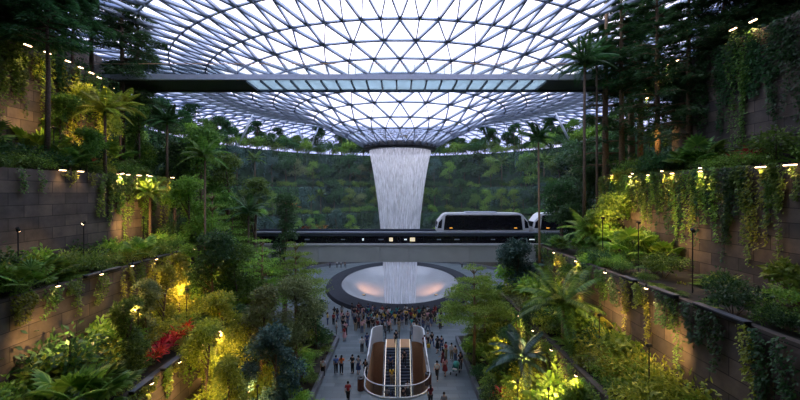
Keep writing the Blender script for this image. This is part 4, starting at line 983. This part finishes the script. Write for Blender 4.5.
# people one can tell apart  (px, py of the feet, heading, pose, top, bottom, label)
for px, py, rz, pi, t_, b_, lb in (
 (323, 377, PI, 0, 'c_white', 'c_black', 'person in a white shirt and black trousers by the ferns at left'),
 (336, 374, .3, 0, 'c_blue', 'c_black', 'person in a blue shirt beside the person in orange'),
 (341.5, 374, -.2, 4, 'c_orange', 'c_black', 'person in a bright orange shirt on the open plaza'),
 (352.5, 373, 2.6, 2, 'c_black', 'c_black', 'person in black with white shoes left of the escalator'),
 (358.5, 374, 2.9, 6, 'c_grey', 'c_navy', 'person in a grey top walking beside the one in black'),
 (362, 353, PI, 2, 'c_white', 'c_black', 'person in a white shirt and black trousers behind the left bin'),
 (367, 348, 0, 1, 'c_navy', 'c_navy', 'person all in navy beside the white escalator panel'),
 (365.5, 378, 2.8, 4, 'c_black', 'c_black', 'person in black standing behind the left bin'),
 (348, 402, 0, 1, 'c_red', 'c_black', 'dark-haired person walking in at the bottom edge left of the escalator'),
 (344.5, 341, 1.2, 6, 'c_red', 'c_pink', 'person in red and pink in front of the crowd'),
 (336.5, 335, 1.9, 0, 'c_white', 'c_grey', 'person in pale clothes at the left front of the crowd'),
 (362, 334, 0, 0, 'c_pink', 'c_denim', 'person in a pale pink shirt in front of the crowd'),
 (379, 338, .8, 1, 'c_teal', 'c_black', 'person in a teal top behind the left end of the escalators'),
 (396, 345, PI, 1, 'c_black', 'c_black', 'person in black stepping onto the left escalator'),
 (424.5, 350, PI, 5, 'c_maroon', 'c_black', 'person in dark red holding a yellow bag right of the escalator'),
 (428, 346, 2.7, 0, 'c_white', 'c_black', 'person in white right of the escalator top'),
 (437.5, 352, 2.5, 3, 'c_black', 'c_black', 'person in a black dress on the right of the plaza'),
 (441.5, 352, PI, 0, 'c_navy', 'c_denim', 'person in navy beside the one in the black dress'),
 (432, 347, 3.5, 1, 'c_black', 'c_navy', 'person in dark clothes right of the yellow bag'),
 (437, 379, 2.9, 1, 'c_white', 'c_black', 'person in a white shirt walking on the right of the plaza'),
 (445, 375, -.4, 3, 'c_pink', 'c_maroon', 'person in a pink dress left of the pushchair'),
 (443, 367, 1.1, 6, 'c_maroon', 'c_maroon', 'person in dark red behind the person in pink'),
 (446, 359, 2, 2, 'c_red', 'c_khaki', 'person in red above the pushchair'),
 (451.5, 360, 3, 2, 'c_white', 'c_khaki', 'person in white above the pushchair'),
 (460.5, 370, 2.5, 4, 'c_black', 'c_black', 'person in black pushing the pushchair'),
 (455.5, 363, 2.2, 0, 'c_khaki', 'c_denim', 'person in khaki behind the pushchair'),
 (430.5, 407, .2, 4, 'c_maroon', 'c_black', 'dark-haired person in dark red at the bottom right of the escalator'),
 (444, 415, 0, 0, 'c_grey', 'c_black', 'person in grey cut by the bottom edge'),
 (413.5, 335, 2.2, 1, 'c_white', 'c_navy', 'person in white behind the right escalator'),
 (428, 332, .4, 5, 'c_grey', 'c_denim', 'person in grey standing behind the right end of the escalators'),
 (488, 352, 2.4, 1, 'c_black', 'c_maroon', 'person in black walking behind the layered tree trunks'),
 (492, 347, 2, 0, 'c_black', 'c_denim', 'dark clothed person right of the layered tree trunks')):
    x, y = fl(px, py); person(x, y, rz, pi, t_, b_, lb, hair='hair' if pi != 5 else 'hair_brown')
# the crowd in front of the basin
tops = ['c_black', 'c_navy', 'c_white', 'c_black', 'c_maroon', 'c_grey', 'c_denim', 'c_black', 'c_black', 'c_navy', 'c_yellow', 'c_khaki', 'c_pink', 'c_teal', 'c_black', 'c_red']
rc = random.Random(77); taken = []
def free(x, y, d=.55):
    if any(math.hypot(x-a, y-b) < d for a, b in taken): return False
    taken.append((x, y)); return True
nC = 0
while nC < 100:
    px = rc.triangular(326, 456, 392); py = rc.triangular(315, 336, 320)
    if py > 328 and 385 < px < 412 and rc.random() < .5: continue
    x, y = fl(px, py)
    if ((x/13.7)**2+((y-70)/(13.7*1.45))**2) < 1 or y < 43.5 or not free(x, y): continue
    if groundz(x, y)[1] >= 0: continue
    t_ = rc.choice(tops); zone = 'left' if px < 365 else ('middle' if px < 412 else 'right')
    person(x, y, rc.choice((0, .3, -.4, 2.8, 3.2, 1.4, -1.5, .1)), rc.choice((0, 0, 1, 2, 2, 4, 5, 6, 3)), t_, rc.choice(('c_black', 'c_denim', 'c_navy', 'c_khaki', 'c_grey', 'c_black')),
           'person in %s in the %s of the crowd before the basin' % (CW[t_], zone), 'people in %s in the %s of the crowd' % (CW[t_], zone), sc=rc.uniform(.92, 1.04), hair=rc.choice(('hair', 'hair', 'hair_brown')), skin=rc.choice(('skin', 'skin', 'skin_dark')))
    nC += 1
nC = 0
for i in range(6):     # a few on the far side, left under the viaduct
    px, py = ((341, 266), (345, 264.5), (462, 262), (330, 268), (500, 268), (337, 263))[i]
    x, y = fl(px, 268); 
    if groundz(x, y)[1] < 0: person(x, y, rc.uniform(0, 6), i % 3, ('c_white', 'c_black', 'c_grey', 'c_navy', 'c_black', 'c_white')[i], 'c_black', 'person standing behind the basin rim under the viaduct, %s' % ordinal(i)+' counted', 'people behind the basin')
# on the slope left and right under the trees
# ------------------------------------------------------------------ escalators
def escalator(x0, label):
    wd = 1.0; o = empty('escalator', (x0, EYF-.2, 0)); L = 11.5; th = math.radians(30); tag(o, label, 'escalator', None)
    MB().box(-wd/2, wd/2, -1.3, .9, -.06, .02).build('landing_plate', M['tan'], o)
    MB().box(-wd/2, wd/2, -1.36, -1.25, -.1, .035).build('comb', M['amber'], o)
    n = 26
    for i in range(n):
        y = -1.35-i*.30; z = -.02-i*.30*math.tan(th)*1.0
        s = MB().box(-wd/2+.02, wd/2-.02, y-.31, y, z-.20, z).build('step', M['steel_dark'], o)
        if i < 14: MB().box(-wd/2+.02, wd/2-.02, y-.315, y-.275, z-.01, z+.012).build('step_edge', M['grey'], s).matrix_parent_inverse = Matrix()
    ye = -1.35-n*.3; ze = -.02-n*.3*math.tan(th)
    for s in (-1, 1):
        xx = s*(wd/2+.12)
        MB().prism([(0, 0)]*0+[], 0, 0) if 0 else None
        b = MB(); V = [(xx, .7, .05), (xx, .7, .95), (xx, -1.3, .95), (xx, ye, ze+.95), (xx, ye, ze+.05), (xx, -1.3, .05)]
        V2 = [(x_-.02*s, y_, z_) for x_, y_, z_ in V]; b.add(V+V2, [(0, 1, 2, 5), (5, 2, 3, 4), (6, 7, 8, 11), (11, 8, 9, 10), (0, 1, 7, 6), (1, 2, 8, 7), (2, 3, 9, 8)])
        b.build('glass_side', M['glass'], o)
        MB().tube([(xx, .7, .1), (xx, .95, .3), (xx, 1.02, .55), (xx, .92, .82), (xx, .65, .97), (xx, -1.3, .97), (xx, ye, ze+.97)], .05, 8).build('handrail', M['black'], o, smooth=True)
        b = MB(); b.bar((xx, .8, .02), (xx, -1.3, .02), .22, .10); b.bar((xx, -1.3, .02), (xx, ye, ze+.02), .22, .10); b.build('skirt', M['white'], o)
        b = MB(); b.bar((xx-s*.10, .6, .09), (xx-s*.10, -1.3, .09), .04, .03); b.bar((xx-s*.10, -1.3, .09), (xx-s*.10, ye, ze+.09), .04, .03); b.build('light_strip', M['lampw'] if s < 0 else M['signy'], o)
    b = MB(); b.prism([(-wd/2-.2, 0), (wd/2+.2, 0), (wd/2+.2, -.0), (-wd/2-.2, -.0)], 0, 0) if 0 else None
    V = [(-wd/2-.22, .9, -.08), (wd/2+.22, .9, -.08), (wd/2+.22, -1.3, -.08), (-wd/2-.22, -1.3, -.08), (wd/2+.22, ye, ze-.15), (-wd/2-.22, ye, ze-.15)]
    V2 = [(a, c, d-.7) for a, c, d in V]; MB().add(V+V2, [(0, 1, 2, 3), (3, 2, 4, 5), (9, 8, 7, 6), (11, 10, 8, 9), (0, 3, 9, 6), (3, 5, 11, 9), (1, 7, 8, 2), (2, 8, 10, 4), (0, 6, 7, 1)]).build('truss', M['steel_dark'], o)
    return o
EC = (EX0+EX1)/2
escalator(EC-.72, 'left escalator of the pair descending below the plaza')
escalator(EC+.78, 'right escalator of the pair descending below the plaza')
for i, (xx, yy, pi, t_, b_, lb) in enumerate(((EC-.7, 4.0, 0, 'c_navy', 'c_black', 'person in navy in the middle of the left escalator'), (EC-.55, 5.2, 4, 'c_yellow', 'c_khaki', 'person in yellow on the left escalator'), (EC-.95, 7.0, 2, 'c_grey', 'c_black', 'person in grey low on the left escalator'),
                    (EC-.45, 7.3, 6, 'c_navy', 'c_navy', 'person in navy low on the left escalator'), (EC+.7, 3.4, 1, 'c_black', 'c_black', 'person in black high on the right escalator'), (EC+.95, 6.4, 3, 'c_white', 'c_black', 'person in white low on the right escalator'),
                    (EC+.55, 7.0, 0, 'c_black', 'c_black', 'person in black low on the right escalator'), (EC+1.0, 7.6, 2, 'c_pink', 'c_denim', 'person in pink lowest on the right escalator'))):
    k = int((yy-1.35)/.30); z = -.02-k*.30*math.tan(math.radians(30)); person(xx, EYF-.2-1.35-k*.30-.155, PI if xx > EC else 0, pi, t_, b_, lb, z=z+.002)
# the white curved parapet round the opening
def parapet(side, label):
    o = empty('escalator_parapet', (EX0 if side < 0 else EX1, EYF-3, 0)); ox, oy = o.location.x, o.location.y
    x = (EX0-.12) if side < 0 else (EX1+.12)
    path = []; r_ = 1.15; sx = -side
    for k in range(9): a_ = PI/2*k/8; path.append((x+sx*(r_-r_*math.sin(a_))*1.0, EYF+.1-r_+r_*math.cos(a_)))
    path = [(x+sx*1.15, EYF+.1)]+path[1:]+[(x, EYF-2.0), (x, EYF-3.2), (x, EYF-4.6), (x, EYF-6)]
    hs = [1.75]*6+[1.72, 1.68, 1.62, 1.45, 1.25, 1.08, 1.0]
    V = []; Fc = []; n = len(path)
    for i, ((px_, py_), h_) in enumerate(zip(path, hs)):
        q0 = Vector(path[max(i-1, 0)]); q1 = Vector(path[min(i+1, n-1)]); d = (q1-q0).normalized(); nn = Vector((-d.y, d.x))*.06
        V += [(px_-ox+nn.x, py_-oy+nn.y, 0), (px_-ox+nn.x, py_-oy+nn.y, h_), (px_-ox-nn.x, py_-oy-nn.y, h_), (px_-ox-nn.x, py_-oy-nn.y, 0)]
        if i: Fc += [((i-1)*4+j, i*4+j, i*4+(j+1) % 4, (i-1)*4+(j+1) % 4) for j in range(4)]
    Fc += [(0, 1, 2, 3), tuple(reversed(range(4*n-4, 4*n)))]
    MB().add(V, Fc).build('curved_panel', M['white'], o)
    b = MB(); w_ = well_outline(.12); h = len(w_)
    half = [p for p in w_ if p[1] < EYF-5.9 and (p[0] < EC+.01 if side < 0 else p[0] > EC-.01)]
    half = ([(x, EYF-6)]+half+[(EC, EYN-.12)]) if side < 0 else ([(EC, EYN-.12)]+half+[(x, EYF-6)])
    pts = [Vector((p[0]-ox, p[1]-oy, 0)) for p in half]
    V = []; Fc = []
    for p in pts: V += [p+Vector((0, 0, .12)), p+Vector((0, 0, 1.0))]
    for i in range(len(pts)-1): Fc.append((2*i, 2*i+2, 2*i+3, 2*i+1))
    MB().add(V, Fc).build('glass_screen', M['glass'], o)
    MB().tube([p+Vector((0, 0, 1.02)) for p in pts], .045, 8).build('cap_rail', M['white'], o, smooth=True)
    MB().tube([p+Vector((0, 0, .07)) for p in pts], .075, 6).build('base_kerb', M['white'], o, smooth=True)
    tag(o, label, 'parapet')
parapet(-1, 'white curved parapet with glass screen on the left of the escalator opening')
parapet(1, 'white curved parapet with glass screen on the right of the escalator opening')
# bins, pushchair, bag
for px, py, lb in ((365, 390, 'brown cylindrical bin left of the escalator opening'), (419.5, 385, 'brown cylindrical bin right of the escalator opening')):
    x, y = fl(px, py); x += (-.35 if px < 400 else .75); o = empty('litter_bin', (x, y, 0)); tag(o, lb, 'bin')
    MB().lathe([(.001, 0), (.27, 0), (.28, .04), (.28, .92), (.24, .96)], 20).build('body', M['bin'], o, smooth=True); MB().lathe([(.29, .95), (.29, 1.02), (.12, 1.06), (.10, .98)], 20).build('lid', M['dark'], o)
x, y = fl(455, 374); o = empty('pushchair', (x, y, 0), 2.6); tag(o, 'dark pushchair with a teal seat and white cover on the right of the plaza', 'pushchair')
MB().add([(-.25, -.3, .35), (.25, -.3, .35), (.25, .25, .40), (-.25, .25, .40), (-.25, -.45, .95), (.25, -.45, .95)], [(0, 1, 2, 3), (0, 4, 5, 1), (0, 3, 4), (1, 5, 2)]).build('seat', M['c_teal'], o)
MB().ball((0, -.28, .78), (.29, .32, .30), 12, 8).build('hood', M['c_teal'], o, smooth=True)
MB().box(-.23, .23, -.1, .22, .43, .50).build('cover', M['c_white'], o, bevel=.03)
for s in (-1, 1):
    MB().tube([(s*.27, .35, .12), (s*.27, -.35, .75), (s*.27, -.62, 1.02)], .015, 6).build('frame', M['metal_pale'], o)
    for yy in (-.35, .35):
        wh = MB().lathe([(.001, -.02), (.12, -.02), (.13, 0), (.12, .02), (.001, .02)], 14); wh.V = [(s*.28+c, yy+a, .13+b_) for a, b_, c in wh.V]; wh.build('wheel', M['black'], o)
MB().tube([(-.27, -.62, 1.02), (.27, -.62, 1.02)], .018, 6).build('handle', M['black'], o)
x, y = fl(425.5, 350); b = MB(); bg_ = empty('shopping_bag', (x+.30, y-.12, .30), .3); b.box(-.17, .17, -.07, .07, 0, .38).build('bag', M['c_yellow'], bg_, bevel=.02)
MB().tube([(-.08, 0, .38), (-.06, 0, .5), (.06, 0, .5), (.08, 0, .38)], .010, 5).build('handles', M['c_yellow'], bg_); tag(bg_, 'yellow bag held by the person in dark red right of the escalator', 'bag')
# ================================================================== LAMPS
def spot(loc, target, power, ang=70, col=(1, .62, .25), size=.15, parent=None, blend=.8):
    l = bpy.data.lights.new('spot', 'SPOT'); l.energy = power; l.spot_size = math.radians(ang); l.spot_blend = blend; l.color = col; l.shadow_soft_size = size
    o = bpy.data.objects.new('spot', l); C.objects.link(o); o.location = loc
    o.rotation_euler = (Vector(target)-Vector(loc)).to_track_quat('-Z', 'Y').to_euler(); return o
def lamp(loc, dirn, label, power, target, L=.7, group='linear wall lights', ang=100, col=(1, .62, .25)):
    o = empty('wall_light', loc); a = math.atan2(dirn[1], dirn[0]); o.rotation_euler = (0, 0, a)
    MB().box(-L/2-.04, L/2+.04, -.06, .06, 0, .07).build('housing', M['dark'], o)
    MB().box(-L/2, L/2, -.05, .05, -.05, 0).build('diffuser', M['lamp'], o)
    MB().box(-.03, .03, -.03, .03, .07, .2).build('bracket', M['dark'], o)
    tag(o, label, 'light', group)
    if power: spot((loc[0], loc[1], loc[2]-.12), target, power*1.6, ang, col)
# upper left curved row
arc_ = [(20, 45), (40, 52.5), (61, 61), (74, 67.3), (85, 72.7), (93, 77.5), (103, 83), (109, 87.2), (114, 91), (117.5, 94.5), (120.5, 98)]
for i, (px, py) in enumerate(arc_):
    t = i/10; X = 26.6-.1*t if i < 6 else None
    if i < 6: Y = F*26.7/(400-px); x = -26.7
    else:
        # on the curved part of the wall
        best = min(((math.cos(a)*40.75, CY+math.sin(a)*40.75) for a in np.linspace(-PI*.5-1.2, -PI*.5-.2, 300)), key=lambda q: abs(400+F*q[0]/q[1]-px)+(0 if q[0] < -26 else 99))
        x, Y = best
    z = CH-(py-HZ)/F*Y; z = min(z, 27.15)
    lamp((x+.55, Y, z), (0, 1) if i < 6 else (-.6, .8), ordinal(i)+' light from the left edge in the curved row on the upper left wall', 170 if i in (0, 1, 3, 5, 8) else 0, (x+.5, Y+1.0, z-6), .5 if i < 2 else .42)
for i, px in enumerate((62, 80, 119, 127, 138.5, 150, 172)):
    Y = F*22.75/(400-px); lamp((-22.7, Y, 18.05), (0, 1), ordinal(i)+' light from the left edge in the row under the third left wall top', (40, 40, 420, 0, 420, 420, 300)[i], (-22.2, Y, 10), .45)
for i, (px, py) in enumerate(((668, 64), (678, 60), (668, 74), (674, 71), (733, 29), (753, 20.5), (646, 89), (647, 98))):
    Y = F*22.7/(px-400); z = CH-(py-HZ)/F*Y
    lamp((22.7, Y, z), (0, 1), ['left light of the top pair on the upper right wall', 'right light of the top pair on the upper right wall', 'left light of the lower pair on the upper right wall', 'right light of the lower pair on the upper right wall',
         'long light on the upper right wall', 'brightest light on the upper right wall beside lit leaves', 'small upper lamp at the far end of the upper right wall', 'small lower lamp at the far end of the upper right wall'][i], (90, 0, 0, 60, 30, 90, 0, 80)[i], (22.2, Y, z-5), .5 if i in (4, 5) else .3)
for i, px in enumerate((762, 791)):
    Y = F*19.2/(px-400); lamp((19.15, Y, 17.9), (0, 1), ['left light under the top of the third right wall', 'light at the right edge under the third wall top'][i], 60, (18.9, Y, 10), .6)
for i, (px, Y) in enumerate(((612, 33.5), (630, 31), (648, 29), (672, 27), (700, 25))):
    x = 19.2; Y = F*x/(px-400); lamp((x, Y, 17.9), (0, 1), ordinal(i)+' small light from the tree cluster along the third right wall', (420, 380, 260, 190, 120)[i], (x-.6, Y, 9), .25)
def fill_downs(k, side, ys, tx, tz, power, wall):  # fill lights added on wall tops to brighten the planting below
    X = LV[k][0 if side < 0 else 1]
    for i, y in enumerate(ys):
        lamp((side*(X-.55), y, LV[k][4]+.1), (0, 1), '%s small added fill light from the camera on the %s top' % (ordinal(i), wall), power, (tx, y-1.0, tz), .16, 'added fill lights on the wall tops', 120, (1, .60, .22))
fill_downs(2, -1, (20.5, 23.5, 26.2, 28.8, 31.4, 34.0), -14.5, 6.0, 420, 'second left wall')
fill_downs(1, -1, (20.6, 23.2, 25.8, 28.4, 31.0, 34.0), -10.5, 1.5, 520, 'left garden wall')
fill_downs(3, -1, (30.8, 33.8), -20, 11.5, 420, 'third left wall')
fill_downs(3, 1, (24.0, 27.5, 31.0, 34.0), 16.5, 11.5, 260, 'third right wall')
fill_downs(2, 1, (20.0, 24.0, 28.0, 32.0), 11.5, 6.0, 220, 'second right wall')
fill_downs(1, 1, (21.5, 25.0, 28.5, 32.0), 8.5, 1.5, 260, 'right garden wall')
# garden spotlights on short spikes
def garden(x, y, tx, ty, tz, power, label, hgt=3.3, ang=120, col=(1, .58, .20)):
    z, k = groundz(x, y); o = empty('garden_spotlight', (x, y, z))
    MB().tube([(0, 0, -.1), (0, 0, hgt)], .03, 6).build('pole', M['dark'], o)
    d = (Vector((tx, ty, tz))-Vector((x, y, z+hgt))).normalized()
    MB().tube([Vector((0, 0, hgt))-d*.12, Vector((0, 0, hgt))+d*.10], [.08, .10], 12).build('housing', M['dark'], o)
    MB().tube([Vector((0, 0, hgt))+d*.10, Vector((0, 0, hgt))+d*.115], [.085, .085], 12).build('lens', M['lamp'], o)
    tag(o, label, 'spotlight', 'garden spotlights'); spot(Vector((x, y, z+hgt))+d*.16, (tx, ty, tz), power*1.5, ang, col)
GS = [  # x, y, target, power
 (-16.2, 23.5, -19, 26, 8.5, 620), (-16.0, 28.5, -19, 31, 8.5, 780), (-15.8, 33, -18.5, 35, 8, 700), (-16.5, 19, -19, 20.5, 8.5, 330),
 (-10.5, 21, -14, 23.5, 3.5, 560), (-11, 25.5, -14, 28, 4, 760), (-10.5, 30, -13.5, 32.5, 3.5, 760), (-9, 24, -11.5, 27, 1.5, 380), (-20.6, 30.5, -23, 33, 13.5, 560), (-20.8, 25, -22.5, 23, 12.2, 50),
 (-20.6, 20.5, -21, 22, 12, 40), (-24.6, 30, -27, 33, 21, 360), (-24.6, 27, -27, 27, 22, 200),
 (8.8, 22.5, 10.5, 25, 3.2, 420), (8.6, 27, 10.5, 29.5, 3, 480), (8.4, 31, 10, 33.5, 3, 420), (11.9, 28, 13.5, 30, 8, 480), (11.8, 22.5, 13.5, 24, 8.8, 300), (11.8, 18.0, 13.5, 19.0, 9.0, 260), (16, 30, 19.5, 32, 14, 620),
 (16, 25.5, 19.5, 27, 13.5, 330), (15.4, 20, 18, 21, 12.5, 110), (7.6, 24.5, 8.4, 27, 1.5, 260), (21, 32, 23, 33, 21, 130)]
SD = {}
for g in GS:
    x, y = g[0], g[1]; z, k = groundz(x, y); key = ('left' if x < 0 else 'right', k); SD.setdefault(key, []).append(g)
for (sd, k), L_ in SD.items():
    L_.sort(key=lambda g: g[1])
    for i, g in enumerate(L_): garden(g[0], g[1], g[2], g[3], g[4], g[5], '%s small garden spotlight from the camera on the %s %s' % (ordinal(i), sd, LN[k]))
# lights in the roof ring washing the water
for i in range(6):
    a = PI+PI*(i+.5)/6; spot((5.0*math.cos(a)*1.35, CY+5.0*math.sin(a)*1.35, 22.8), (2.8*math.cos(a), CY+2.8*math.sin(a), 6), 260, 50, (.9, .94, 1))
for sx in (-1, 1):
    o = empty('basin_disc', (sx*6.6, 69, -2.0)); MB().lathe([(.001, .1), (.25, .1), (.3, 0), (.3, -.05)], 16).build('lens', M['amber'], o); MB().lathe([(.3, .06), (.36, .06), (.36, -.05)], 16).build('collar', M['dark'], o)
    tag(o, 'added unlit amber disc %s of the falling water' % ('left' if sx < 0 else 'right'), 'light'); spot((sx*5.9, 71, 2.6), (sx*5.9, 73, -2), 2000, 75, (1, .42, .16), .6, blend=1)  # unseen spots added above the basin for its orange glow; the discs emit nothing

# drifting spray around the fall
def haze(name, V0, V1, dens, label, cat='mist'):
    m = bpy.data.materials.new(name); m.use_nodes = True; t = m.node_tree; t.nodes.clear(); o_ = t.nodes.new('ShaderNodeOutputMaterial'); v = t.nodes.new('ShaderNodeVolumePrincipled')
    v.inputs['Color'].default_value = (.75, .95, 1, 1); v.inputs['Density'].default_value = dens; t.links.new(v.outputs[0], o_.inputs['Volume'])
    o = MB().box(V0[0], V1[0], V0[1], V1[1], V0[2], V1[2]).build(name, m); tag(o, label, cat, kind='stuff')
haze('water_mist', (-30, 55, .1), (30, 97, 25), .0012, 'thin bluish mist hanging in the valley around the waterfall')
